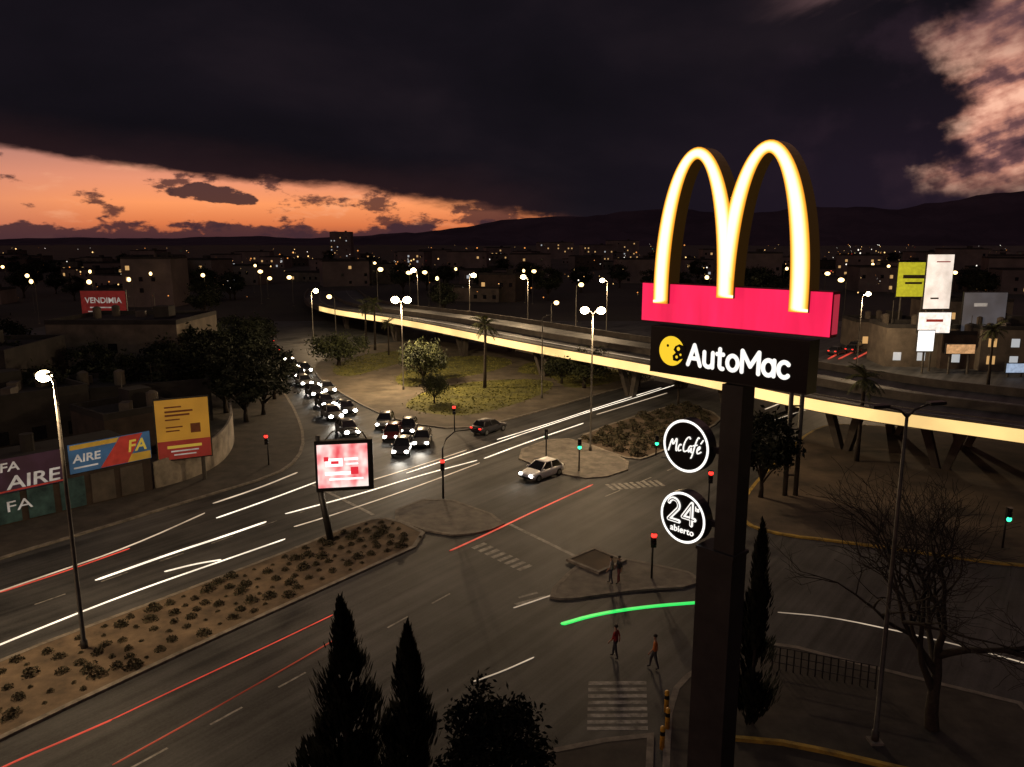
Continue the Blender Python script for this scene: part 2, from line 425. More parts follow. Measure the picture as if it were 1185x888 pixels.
island('near_corner_pavement', [(330, 1100), (560, 898), (640, 869), (700, 857), (757, 851), (752, 1000), (750, 1300)], M_['pavedark'], M_['kerb'], smooth=0)
kp = [g(850, 856, .14), g(905, 861, .14), (g(960, 872, .14)), g(1010, 884, .14), g(1100, 905, .14)]
b = MB()
for a, c in zip(kp, kp[1:]):
    dv = (c-a); b.box(((a+c)/2+Vector((0, 0, .06))), (dv.length, .2, .16), math.atan2(dv.y, dv.x))
tag(b.build('drive_kerb', M_['kerb_y']), kind='structure')
def patch(name, pts, z, m, kind, tufts=0):
    poly = chaikin(pxpoly(pts), 2)
    b = MB(); b.sheet([(x, y, z) for x, y in poly])
    x0, x1 = min(p[0] for p in poly), max(p[0] for p in poly); y0, y1 = min(p[1] for p in poly), max(p[1] for p in poly)
    for i in range(tufts):
        x, y = RN.uniform(x0-1, x1+1), RN.uniform(y0-1, y1+1)
        x2, y2 = x+RN.gauss(0, .5), y+RN.gauss(0, .5)
        if not inpoly((x, y), poly): continue
        a = RN.random()*6.28; s = RN.uniform(.06, .16); c, q = math.cos(a)*s, math.sin(a)*s
        b.add([(x2-c, y2-q, z-.02), (x2+c, y2+q, z-.02), (x2+c*.6+.05, y2+q*.6, z+s*.8), (x2-c*.7, y2-q*.7-.04, z+s*.6)], [(0, 1, 2, 3)], RN.choice([1, 1, 2]))
    return tag(b.build(name, [m, M_['tuft1'], M_['tuft2']]), kind=kind)
patch('grass', [(466, 473), (476, 462), (505, 449), (570, 440), (640, 440), (640, 452), (598, 469), (545, 483), (500, 481)], .123, M_['grass'], 'stuff', 3000)
patch('grass', [(395, 440), (380, 425), (420, 411), (480, 404), (500, 410), (440, 428)], .123, M_['grass'], 'stuff', 2500)
patch('grass', [(452, 436), (510, 414), (560, 412), (600, 418), (570, 432), (500, 442), (468, 452)], .123, M_['grass'], 'stuff', 2500)
patch('grass', [(590, 432), (620, 416), (690, 424), (740, 436), (695, 447), (655, 452), (640, 436)], .123, M_['grass'], 'stuff', 2500)
b = MB()
def qpx(p, z=.011): b.sheet([tuple(g(x, y).xy)+(z,) for x, y in p])
for i in range(8):
    y = 789+7.5*i; e = i*.25
    qpx([(681-e, y), (748+e, y-.5), (748+e, y+3.6), (681-e, y+4)])
def dash(p0, p1, w=.16):
    a, c = g(*p0), g(*p1); n = Vector((-(c-a).y, (c-a).x, 0)).normalized()*w/2
    b.sheet([tuple((a-n).xy)+(.011,), tuple((c-n).xy)+(.011,), tuple((c+n).xy)+(.011,), tuple((a+n).xy)+(.011,)])
def dashes(p0, p1, n, fill=.45, w=.12):
    A0, C0 = g(*p0), g(*p1)
    for i in range(n):
        s = A0.lerp(C0, i/n); e = A0.lerp(C0, (i+fill)/n); nn = Vector((-(C0-A0).y, (C0-A0).x, 0)).normalized()*w/2
        b.sheet([tuple((s-nn).xy)+(.011,), tuple((e-nn).xy)+(.011,), tuple((e+nn).xy)+(.011,), tuple((s+nn).xy)+(.011,)])
dashes((150, 890), (545, 674), 6); dashes((700, 575), (880, 500), 6)
dashes((40, 700), (430, 565), 7)
dash((596, 700), (643, 688), .3); dash((600, 692), (622, 686), .2)
for i in range(9):
    x = 700+i*7; qpx([(x, 561+i*-.6), (x+4, 560.5-i*.6), (x+14, 567-i*.6), (x+10, 567.6-i*.6)])
for i in range(8):
    x = 560+i*7.5; y = 628+i*3.6; qpx([(x, y), (x+4, y+2), (x-11, y+8), (x-15, y+6)])
dash((590, 607), (668, 645), .3); dash((360, 560), (432, 596), .3)
tag(b.build('road_markings', M_['white']), kind='structure')

# ------------------------------------------------------------------ overpass path
NE = [(86, 14), (63.5, 37), (39.8, 57.4), (28.4, 68.3), (16.5, 87.7), (1, 109), (-19.3, 139), (-42, 172), (-60, 220), (-80, 300)]
NZ = [5, 5, 5, 5, 5, 5, 5, 4.4, 2.8, .4]
def resample():
    out = []; n = len(NE)
    for i in range(n-1):
        p0 = Vector((*NE[max(i-1, 0)], NZ[max(i-1, 0)])); p1 = Vector((*NE[i], NZ[i])); p2 = Vector((*NE[i+1], NZ[i+1])); p3 = Vector((*NE[min(i+2, n-1)], NZ[min(i+2, n-1)]))
        for k in range(6):
            t = k/6
            out.append(.5*((2*p1)+(p2-p0)*t+(2*p0-5*p1+4*p2-p3)*t*t+(3*p1-p0-3*p2+p3)*t**3))
    out.append(Vector((*NE[-1], NZ[-1])))
    return out
OP = resample()
ON = []
for i, p in enumerate(OP):
    dd = (OP[min(i+1, len(OP)-1)]-OP[max(i-1, 0)]); dd.z = 0; dd.normalize(); ON.append(Vector((dd.y, -dd.x, 0)))
    if ON[-1].y < 0: ON[-1] = -ON[-1]
DW = 19

# ------------------------------------------------------------------ light trails of moving traffic, laid as glowing ribbons along the lanes
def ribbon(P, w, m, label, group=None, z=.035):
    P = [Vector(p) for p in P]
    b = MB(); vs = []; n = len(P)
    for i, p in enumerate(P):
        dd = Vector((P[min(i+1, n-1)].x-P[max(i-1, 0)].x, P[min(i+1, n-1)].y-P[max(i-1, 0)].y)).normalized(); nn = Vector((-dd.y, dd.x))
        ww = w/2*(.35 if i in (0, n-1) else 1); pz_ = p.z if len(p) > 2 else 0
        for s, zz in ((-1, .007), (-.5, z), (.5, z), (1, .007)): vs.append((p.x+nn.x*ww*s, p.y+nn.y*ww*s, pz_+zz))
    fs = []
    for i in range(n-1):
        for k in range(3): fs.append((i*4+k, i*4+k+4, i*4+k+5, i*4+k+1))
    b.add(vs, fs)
    return tag(b.build('car_light_trail', m), label, 'light trail', group)  # ribbon imitates the streak of moving vehicle lights; no lamp in the road
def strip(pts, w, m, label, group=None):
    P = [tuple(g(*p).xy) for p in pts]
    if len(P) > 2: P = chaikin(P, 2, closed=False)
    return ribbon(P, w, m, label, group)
w, w2, r, r2 = E_['trail_w'], E_['trail_w2'], E_['trail_r'], E_['trail_r2']
strip([(-60, 705), (60, 664), (150, 633), (237, 594)], .2, w2, 'white car light trail on the leftmost lane nearest the shop pavement')
strip([(0, 686), (80, 660), (150, 635)], .16, r, 'short red car light trail by the left edge under the shop pavement')
strip([(110, 672), (200, 640), (250, 624), (308, 604)], .3, w, 'bright white car light trail in front of the screen on its pole')
strip([(-60, 772), (0, 746), (140, 690), (255, 650), (330, 624)], .2, w, 'long white car light trail running closest above the dry median')
strip([(190, 662), (225, 653), (256, 648)], .22, w, 'short white car light trail beside the dry median')
strip([(246, 583), (300, 565), (344, 547)], .26, w2, 'white car light trail by the curved kerb, upper of the pair')
strip([(250, 600), (310, 579), (366, 558)], .24, w, 'white car light trail by the curved kerb, lower of the pair')
strip([(330, 595), (420, 571), (480, 552), (552, 533)], .24, w, 'white car light trail passing right under the screen on its pole')
strip([(340, 610), (380, 598), (470, 568), (555, 536)], .18, w2, 'dim white car light trail ending beside the mast arm signal')
strip([(430, 556), (480, 541), (540, 521)], .2, w2, 'white car light trail in front of the waiting cars')
strip([(470, 548), (560, 518), (600, 504), (690, 474), (740, 459), (780, 446)], .2, w, 'longest white car light trail crossing below the park')
strip([(560, 531), (610, 512), (675, 490)], .26, w, 'bright white car light trail beside the corner pavement')
strip([(575, 509), (640, 489), (700, 469), (765, 449)], .2, w, 'white car light trail hugging the park kerb')
strip([(690, 480), (730, 468), (772, 455)], .2, w2, 'dim white car light trail beside the planted median')
strip([(548, 789), (580, 778), (618, 761)], .09, w2, 'short white car light trail left of the zebra crossing')
strip([(594, 704), (618, 696), (645, 687)], .12, w2, 'short white car light trail at the left tip of the crossing island')
strip([(900, 709), (960, 714), (1050, 733), (1130, 752), (1200, 772)], .1, w2, 'curved white car light trail behind the bare tree')
strip([(-30, 905), (20, 880), (80, 855), (130, 833)], .13, r, 'bright red car light trail at the bottom left corner')
strip([(130, 833), (220, 790), (310, 748), (385, 712)], .07, r, 'thin red car light trail along the kerb of the dry median')
strip([(130, 886), (240, 825), (340, 768), (392, 738)], .1, r2, 'faint dark red car light trail in the near lane')
strip([(520, 638), (560, 620), (620, 591), (686, 561)], .2, r, 'red car light trail in the middle of the crossroads')
strip([(649, 723), (690, 711), (750, 702), (815, 697)], .36, E_['trail_g'], 'curved green bus light trail on the road below the crossing island')
strip([(885, 474), (915, 462), (945, 452)], .25, w2, 'dim white car light trail right of the sign column')
strip([(880, 492), (920, 478), (948, 470)], .22, w2, 'second dim white car light trail right of the sign column')
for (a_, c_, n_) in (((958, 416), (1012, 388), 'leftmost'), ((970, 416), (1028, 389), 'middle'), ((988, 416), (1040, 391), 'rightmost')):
    strip([a_, ((a_[0]+c_[0])/2, (a_[1]+c_[1])/2-1), c_], .5, r, '%s of three red car light trails on the far right street' % n_)
for off, i0, i1, m, lab in ((3.2, 20, 40, w2, 'car light trail along the near lane of the overpass'), (6.3, 24, 42, w2, 'car light trail along the second lane of the overpass'), (13.0, 22, 36, w2, 'car light trail on the far side of the overpass barrier')):
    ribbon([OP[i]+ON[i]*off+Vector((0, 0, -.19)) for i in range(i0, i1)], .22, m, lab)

# ------------------------------------------------------------------ overpass
ov = thing('overpass', 'long curving concrete road overpass with glowing yellow near parapet', 'bridge', (0, 0, 0))
def sweep(name, sec, m, parent, i0=0, i1=None):
    bb = MB(); n = len(sec); vs = []; fs = []
    i1 = i1 or len(OP)
    for p, nn in list(zip(OP, ON))[i0:i1]:
        for o_, z_ in sec: vs.append((p.x+nn.x*o_, p.y+nn.y*o_, max(.03, p.z+z_)))
    for i in range(i1-i0-1):
        for k in range(n):
            j = (k+1) % n; fs.append((i*n+k, i*n+j, (i+1)*n+j, (i+1)*n+k))
    bb.add(vs, fs); return bb.build(name, m, parent)
sweep('deck', [(.3, -.2), (DW-.3, -.2), (DW-.3, -.6), (DW-4, -1.15), (4, -1.15), (.3, -.6)], M_['asphalt'], ov)
sweep('parapet', [(.0, -.62), (.0, .62), (.28, .62), (.28, -.62)], M_['dconcrete'], ov)
sweep('parapet', [(DW-.28, -.62), (DW-.28, .62), (DW, .62), (DW, -.62)], M_['dconcrete'], ov)
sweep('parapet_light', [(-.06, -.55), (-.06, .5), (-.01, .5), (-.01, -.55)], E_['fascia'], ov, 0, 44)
sweep('central_barrier', [(DW/2-.25, -.19), (DW/2-.1, .6), (DW/2+.1, .6), (DW/2+.25, -.19)], M_['dconcrete'], ov)
sweep('handrail', [(.08, .95), (.08, 1.03), (.16, 1.03), (.16, .95)], M_['steel'], ov)
for off in (4.6, DW-4.6):
    sweep('lane_line', [(off, -.193), (off+.16, -.193), (off+.16, -.196), (off, -.196)], M_['white'], ov)
for idx in range(6, 44, 4):
    p, nn = OP[idx], ON[idx]
    if p.z < 3: continue
    dd = Vector((-nn.y, nn.x, 0))
    for o0 in (4.6, DW-4.6):
        c = p+nn*o0; zt = p.z-1.1
        s = -1 if o0 < 9 else 1
        for lean in (-1, 1):
            bb = MB(); vs = []
            for z_, sh, hw in ((0, .35, .3), (zt, 1.5, .4)):
                q = c+dd*sh*lean+nn*(.5*s*z_/zt)
                for a_, e_ in ((-1, -1), (1, -1), (1, 1), (-1, 1)):
                    v = q+dd*hw*a_+nn*.36*e_; vs.append((v.x, v.y, z_))
            bb.add(vs, [(0, 1, 5, 4), (1, 2, 6, 5), (2, 3, 7, 6), (3, 0, 4, 7)])
            bb.build('pier', M_['dconcrete'], ov)
def near_overpass(x, y, dist):
    for p, nn in zip(OP, ON):
        c = p+nn*DW/2
        if (c.x-x)**2+(c.y-y)**2 < dist*dist: return True
    return False

# ------------------------------------------------------------------ main sign
TH = math.atan2(-4.1, 3.79)
sx0 = Vector((3.77, 22.1, 0)); su = Vector((3.79, -4.1, 0)).normalized(); sn = Vector((-.734, -.679, 0))
FD = .3
base = sx0+su*3.08-sn*FD
sg = thing('restaurant_sign', 'tall roadside restaurant sign with glowing yellow double arches on a red band', 'sign', base, TH)
X = lambda s: s-3.08
b = MB(); b.box((0, 0, 8.1), (.62, .62, 16.2)); b.build('column', M_['pole'], sg)
b = MB(); b.box((-.22, -.02, 5.7), (1.12, .74, 11.4)); b.box((-.22, -.02, 11.44), (1.2, .82, .1)); b.build('column_casing', M_['pole'], sg)
b = MB(); b.box((X(2.8), -.12, 18.25), (5.6, .34, 1.1)); b.build('band_casing', mat('band_casing', (.2, .012, .03), (.14, .01, .02), 2, .4), sg)
b = MB(); b.box((X(2.8), -.305, 18.25), (5.56, .03, 1.06)); b.build('red_band', E_['red'], sg)
b = MB(); b.box((X(5.6)+.012, -.12, 18.25), (.02, .26, .95)); b.build('band_end', E_['redhi'], sg)
def arch_pts(cx, zb_l, zb_r, n=44):
    out = []
    for i in range(n+1):
        t = math.pi*i/n
        out.append((cx-1.02*math.cos(t), 18.6+3.64*math.sin(t), .25-.095*math.sin(t)**3))
    return [(out[0][0], zb_l, .25)]+out+[(out[-1][0], zb_r, .25)]
def arch_sides(pts, grow):
    n = len(pts); L = []; Rr = []
    for i, (x, z, hw) in enumerate(pts):
        a = pts[max(i-1, 0)]; c = pts[min(i+1, n-1)]
        dx, dz = c[0]-a[0], c[1]-a[1]; l = math.hypot(dx, dz); nx, nz = -dz/l, dx/l
        hw = hw*grow
        L.append((X(x+nx*hw), z+nz*hw)); Rr.append((X(x-nx*hw), z-nz*hw))
    return L, Rr
def arch_mesh(mb, pts, grow, y0, y1):
    L, Rr = arch_sides(pts, grow); n = len(pts)
    vs = []
    for l, r_ in zip(L, Rr): vs += [(l[0], y0, l[1]), (r_[0], y0, r_[1]), (r_[0], y1, r_[1]), (l[0], y1, l[1])]
    fs = []
    for i in range(n-1):
        o = i*4; q = o+4
        fs += [(o, o+1, q+1, q), (o+1, o+2, q+2, q+1), (o+2, o+3, q+3, q+2), (o+3, o, q, q+3)]
    fs += [(0, 3, 2, 1), (4*n-4, 4*n-3, 4*n-2, 4*n-1)]
    mb.add(vs, fs)
def arch_face(pts, y, parent):
    L, Rr = arch_sides(pts, 1.0); n = len(pts); K = 9
    mb = MB(); vs = []; fs = []; ev = []
    for i, (l, r_) in enumerate(zip(L, Rr)):
        for k in range(K):
            f = k/(K-1); e = 2*f-1
            vs.append((l[0]+(r_[0]-l[0])*f, y-.05*(1-e*e), l[1]+(r_[1]-l[1])*f))
            ev.append(max(abs(e), .95) if i in (0, n-1) else e)
    for i in range(n-1):
        for k in range(K-1): fs.append((i*K+k, i*K+k+1, (i+1)*K+k+1, (i+1)*K+k))
    mb.add(vs, fs); o = mb.build('arch_face', E_['arch'], parent, True)
    at_ = o.data.attributes.new('edge', 'FLOAT', 'POINT'); at_.data.foreach_set('value', ev)
for k, (cx, zl, zr) in enumerate(((1.74, 18.24, 18.5), (3.78, 18.53, 18.27))):
    pts = arch_pts(cx, zl, zr); dy = .004*k
    p2 = [pts[0], (pts[0][0], pts[0][1]+.10, pts[0][2])]+pts[1:-1]+[(pts[-1][0], pts[-1][1]+.10, pts[-1][2]), pts[-1]]
    b = MB(); arch_mesh(b, pts, 1.02, -.40+dy, .10-dy); ar = b.build('arch', M_['archside'], sg)
    arch_face(p2, -.405+dy, ar)
b = MB(); b.box((X(2.755), -.07, 16.92), (4.75, .52, 1.34)); b.build('name_board', M_['black'], sg)
for zz in (16.27, 17.57):
    b = MB(); b.box((X(2.755), -.335, zz), (4.75, .01, .03)); b.build('board_trim', M_['dark'], sg)
def el(cx, cz, rx, rz, a0, a1, n=26): return [(cx+rx*math.cos(math.radians(a0+(a1-a0)*i/n)), cz+rz*math.sin(math.radians(a0+(a1-a0)*i/n))) for i in range(n+1)]
GL = {'A': (4.3, [[(0, 0), (2.15, 6), (4.3, 0)], [(.85, 2.0), (3.45, 2.0)]]),
      'u': (3.0, [[(0, 4.3), (0, 1.5)]+el(1.45, 1.5, 1.45, 1.5, 180, 360)+[(2.9, 4.3)], [(2.9, 2), (2.9, 0)]]),
      't': (2.1, [[(.9, 5.7), (.9, 1.1)]+el(1.8, 1.0, .9, 1.0, 180, 285, 10), [(0, 4.2), (2.0, 4.2)]]),
      'o': (3.4, [el(1.7, 2.1, 1.7, 2.1, 0, 360)]),
      'M': (5.2, [[(0, 0), (0, 6), (2.6, 1.8), (5.2, 6), (5.2, 0)]]),
      'a': (3.3, [el(1.65, 2.1, 1.65, 2.1, 0, 360), [(3.3, 4.25), (3.3, 0)]]),
      'c': (3.0, [el(1.7, 2.1, 1.7, 2.1, 48, 312)]),
      '2': (3.4, [el(1.6, 4.35, 1.6, 1.65, 165, -30, 16)+[(2.2, 2.6), (0, 0), (3.4, 0)]]),
      '4': (3.8, [[(2.8, 0), (2.8, 6), (0, 1.7), (3.8, 1.7)]])}
def strokes_word(s, x0, zc0, sc, rad, y, parent, m, gap=1.35, inner=None):
    x = x0
    for ch in s:
        wd_, st = GL[ch]; mb = MB()
        for line in st:
            pp = [(x+px_*sc, y, zc0+pz_*sc) for px_, pz_ in line]
            for a_, c_ in zip(pp, pp[1:]): mb.tube([a_, c_], rad, 10)
            for q_ in pp: mb.ball(q_, rad, 0, 10, 6)
        mb.v = [(vx, y+(vy-y)*.25, vz) for vx, vy, vz in mb.v]
        mb.build('lettering', m, parent)
        if inner:
            mb = MB()
            for line in st:
                pp = [(x+px_*sc, y-.03, zc0+pz_*sc) for px_, pz_ in line]
                for a_, c_ in zip(pp, pp[1:]): mb.tube([a_, c_], inner[0], 8)
            mb.v = [(vx, y-.03+(vy-y+.03)*.25, vz) for vx, vy, vz in mb.v]
            mb.build('letter_inline', inner[1], parent)
        x += (wd_+gap)*sc
    return x
tot = sum(GL[c_][0] for c_ in 'AutoMac')+1.35*6
strokes_word('AutoMac', X(1.68), 16.61, 2.96/tot, .06, -.345, sg, E_['txt'])
def disc(r, y0, c, n=40, a0=0, a1=2*math.pi, r0=0.0):
    mb = MB(); vs = []; fs = []
    for i in range(n+1):
        a = a0+(a1-a0)*i/n
        for rr in (r0, r):
            vs.append((c[0]+rr*math.cos(a), y0, c[1]+rr*math.sin(a)))
    for i in range(n): fs.append((2*i, 2*i+1, 2*i+3, 2*i+2))
    mb.add(vs, fs); return mb
ic = (X(1.12), 16.92); IR = .42
def plate(pts, y, m):
    mb = MB(); mb.sheet([(ic[0]+x*IR, y, ic[1]+z*IR) for x, z in pts]); mb.build('icon_mark', m, sg)
disc(IR, -.342, ic).build('icon_disc', E_['yel'], sg)
plate([(1.04, .42), (.62, .52), (.30, .36), (.16, .10), (.34, -.08), (.10, -.30), (.16, -.62), (.52, -.66), (.70, -.52), (1.04, -.38)], -.347, M_['black'])
for dx_, dz_, rr_ in ((.56, .20, .13), (.44, -.36, .10), (.74, -.18, .08)):
    disc(rr_*IR, -.351, (ic[0]+dx_*IR, ic[1]+dz_*IR), n=16).build('icon_mark', E_['yel'], sg)
disc(.075*IR*1.3, -.349, (ic[0]-.30*IR, ic[1]+.34*IR), n=16).build('icon_mark', M_['black'], sg)
for zc, kind in ((14.24, 0), (12.1, 1)):
    c = (X(1.67), zc)
    bb = MB(); bb.tube([(c[0], -.25, zc), (c[0], .1, zc)], .78, 40)
    rd = bb.build('round_sign', M_['black'], sg)
    disc(.765, -.262, c, r0=.69).build('ring_light', E_['ring'], rd)
    if kind == 0:
        strokes = {'m': [[(0, 0), (.5, 3.2), (1.05, .9), (1.9, 3.4), (2.2, .3), (2.6, .1)]],
                   'c': [[(3.6, 1.4), (3.2, 1.7), (2.75, .9), (3.0, .1), (3.8, .4)]],
                   'cap': [[(5.9, 2.9), (5.4, 3.5), (4.6, 2.8), (4.2, 1.2), (4.7, .0), (5.7, .5)]],
                   'a': [[(6.8, 1.4), (6.2, 1.6), (5.8, .7), (6.2, .0), (6.75, 1.3), (6.7, .3), (7.1, .1)]],
                   'f': [[(8.4, 3.2), (8.0, 3.6), (7.6, 2.2), (7.35, -.7), (7.1, -1.1)], [(7.0, 1.6), (8.2, 1.85)]],
                   'e': [[(8.4, .7), (9.2, 1.1), (9.0, 1.7), (8.45, 1.2), (8.5, .3), (8.9, .0), (9.7, .5)], [(9.1, 2.2), (9.6, 3.0)]]}
        for st in strokes.values():
            mb = MB()
            for s_ in st:
                q = chaikin(s_, 3, closed=False)
                mb.tube([(c[0]+(x+.24*y-5.1)*.112, -.28, zc+(y-1.3)*.14+(x-5)*.010) for x, y in q], .021, 6)
            mb.build('lettering', E_['txt'], rd)
    else:
        strokes_word('24', c[0]-.47, zc-.14, .107, .062, -.275, rd, E_['txt'], gap=1.1, inner=(.016, M_['black']))
        text_part('hs', .13, .15, E_['txt'], rd, (c[0]+.49, -.275, zc+.38), bold=.012)
        text_part('abierto', .80, .19, E_['txt'], rd, (c[0], -.27, zc-.37), bold=.012, space=1.05)
    bb = MB(); bb.box((X(2.6), 0, zc), (.7, .12, .16)); bb.build('bracket', M_['dark'], sg)

# ------------------------------------------------------------------ street lamps
LAMPC = (1, .70, .40)
def street_lamp(bx, by, h, arm, label, power=0, bulb=.22, group=None, double=False, lit=True, thick=1.0, z0=0.0):
    t = thing('street_lamp', label, 'street lamp', (bx, by, z0), 0, group)
    b = MB(); b.tube([(0, 0, 0), (0, 0, .5), (0, 0, .52), (0, 0, h*.6), (0, 0, h)], [.15*thick, .15*thick, .10*thick, .08*thick, .06*thick], 10); b.build('pole', M_['steel'], t, True)
    b = MB(); b.box((0, 0, .05), (.5, .5, .1)); b.build('base_plate', M_['concrete'], t)
    dirs = [Vector(arm)] + ([-Vector(arm)] if double else [])
    for a in dirs:
        b = MB(); b.tube([(0, 0, h-.15), (a[0]*.3, a[1]*.3, h+.12), (a[0]*.85, a[1]*.85, h+.28)], [.055*thick, .045*thick, .04*thick], 8); b.build('arm', M_['steel'], t, True)
        rz = math.atan2(a[1], a[0]); l = math.hypot(a[0], a[1])
        hx, hy = a[0]*(1+.2/l), a[1]*(1+.2/l)
        b = MB(); b.box((hx, hy, h+.32), (.7*thick, .28*thick, .12), rz); hd = b.build('lamp_head', M_['dark'], t)
        if lit:
            b = MB(); b.ball((hx, hy, h+.2), bulb, 0, 12, 8, (1, 1, .8)); b.build('bulb', E_['bulb'] if power > 0 else E_['bulbfar'], hd, True)
            if power:
                ld = bpy.data.lights.new('lamp_light', 'POINT'); ld.energy = power/len(dirs); ld.color = LAMPC; ld.shadow_soft_size = .25
                lo = bpy.data.objects.new('lamp_light', ld); COL.objects.link(lo); lo.parent = t; lo.location = (hx, hy, h+.2-bulb-.3)
    return t
p = g(98, 752); street_lamp(p.x, p.y, at(72, 441, p.y).z, (-.35, .1), 'tall lit street lamp on the dry median at the left of the picture', 6000, .34, thick=1.15)
p = g(683, 523); street_lamp(p.x, p.y, at(681, 362, p.y).z, (.55, -.1), 'lit street lamp on the corner pavement behind the white car', 9000, .42, double=True)
p = g(467, 452); street_lamp(p.x, p.y, at(465, 349, p.y).z, (.6, 0), 'lit street lamp standing in the middle of the park plaza', 17000, .55, double=True)
for k, (px, py, Y, pw, lab) in enumerate((
        (360, 338, 150, 6500, 'lit street lamp leftmost of those beside the far end of the overpass'),
        (387, 345, 128, 0, 'small lit street lamp just left of the palm at the far overpass end'),
        (436, 313, 190, 0, 'tall lit street lamp beyond the overpass above the left palm'),
        (483, 314, 175, 4500, 'tall lit street lamp beyond the overpass, right of the plaza lamp'),
        (543, 320, 160, 6500, 'tall lit street lamp beyond the overpass above the middle palm'),
        (611, 322, 145, 7500, 'tall lit street lamp beyond the overpass right of the middle palm'),
        (667, 331, 142, 0, 'tall lit street lamp beyond the overpass left of the corner lamp'),
        (703, 326, 132, 7500, 'tall lit street lamp beyond the overpass nearest the big sign'),
        (638, 352, 134, 0, 'low lit street lamp beyond the overpass behind the park'),
        (338, 322, 235, 0, 'far lit street lamp above the street of waiting cars'),
        (309, 323, 265, 0, 'farthest lit street lamp left of the overpass end'),
        (243, 385, 118, 700, 'low lit street lamp among the dark trees on the left'),
        (998, 342, 112, 11000, 'lit street lamp to the right of the big sign beyond the overpass'))):
    p = at(px, py, Y); street_lamp(p.x, Y, max(5, p.z), (-.7 if k % 2 else .7, .1), lab, pw, min(.72, .0034*Y))
p = g(1012, 862); street_lamp(p.x, p.y, at(1040, 478, p.y).z-.13, (1.0, .25), 'unlit double armed street lamp standing in front of the bare tree', 0, .2, double=True, lit=False, z0=.12)
p = g(627, 462); street_lamp(p.x, p.y, at(626, 368, p.y).z, (.7, .2), 'unlit street lamp standing on the park grass', 0, .2, lit=False)
proto = street_lamp(-60, 330, 10, (.9, .1), 'far lit street lamp in the dark city beyond the overpass', 0, .66, 'far street lamps')
k = 0
while k < 30:
    px = RN.uniform(0, 1180); py = RN.uniform(293, 342); z_ = 10; q = g(px, py+8, z_)
    if q.y < 180 or q.y > 1000 or near_overpass(q.x, q.y, 14): continue
    s = max(.8, q.y/420)*RN.choice([.6, .8, 1, 1.4]); dup(proto, (q.x, q.y, 0), RN.random()*6, (s, s, 1.0), None, 'far street lamps'); k += 1

# ------------------------------------------------------------------ traffic signals
def signal(px, py, hpy, red, label, face=0.0, arm=None, z0=.12):
    p = g(px, py, z0); h = at(px, hpy, p.y).z-z0
    t = thing('traffic_signal', label, 'traffic light', p, face)
    b = MB()
    if arm: b.tube([(0, 0, 0), (0, 0, h+1.2), (.3, 0, h+2.0), (1.0, 0, h+2.6), (2.6, 0, h+2.8)], [.09, .07, .06, .05, .045], 8)
    else: b.tube([(0, 0, 0), (0, 0, h+.2)], [.07, .055], 8)
    b.build('pole', M_['dark'], t, True)
    x, y, z = (0, -.2, h)
    b = MB(); b.box((x, y, z), (.32, .2, .94)); hd = b.build('signal_head', M_['black'], t)
    for k, zz in enumerate((.3, 0, -.3)):
        lit = (k == 0 and red) or (k == 2 and not red)
        b = MB(); b.ball((x, y-.1, z+zz), .18 if lit else .11, 0, 10, 6, (1, .5, 1))
        b.build('lens', (E_['sig_r'] if red else E_['sig_g']) if lit else M_['glass'], hd, True)
        b = MB(); b.box((x, y-.19, z+zz+.17), (.26, .18, .02)); b.build('visor', M_['black'], hd)
    return t
signal(311, 538, 508, True, 'red traffic light on the left pavement near the curved wall')
signal(526, 499, 474, True, 'red traffic light at the park corner above the waiting cars')
signal(513, 577, 537, True, 'red mast arm traffic light in front of the waiting cars', arm=True)
signal(754, 669, 623, True, 'red traffic light on the crossing island beside the two pedestrians')
signal(670, 545, 513, False, 'green traffic light on the corner pavement behind the white car', z0=.11)
signal(759, 527, 509, False, 'green traffic light at the tip of the planted median', z0=.12)
signal(819, 598, 551, True, 'red traffic light just left of the big sign column', z0=0)
signal(1160, 634, 594, False, 'green traffic light at the right edge by the bare lot')
signal(632, 530, 503, False, 'small traffic light at the far side of the corner pavement', face=math.pi, z0=.11)

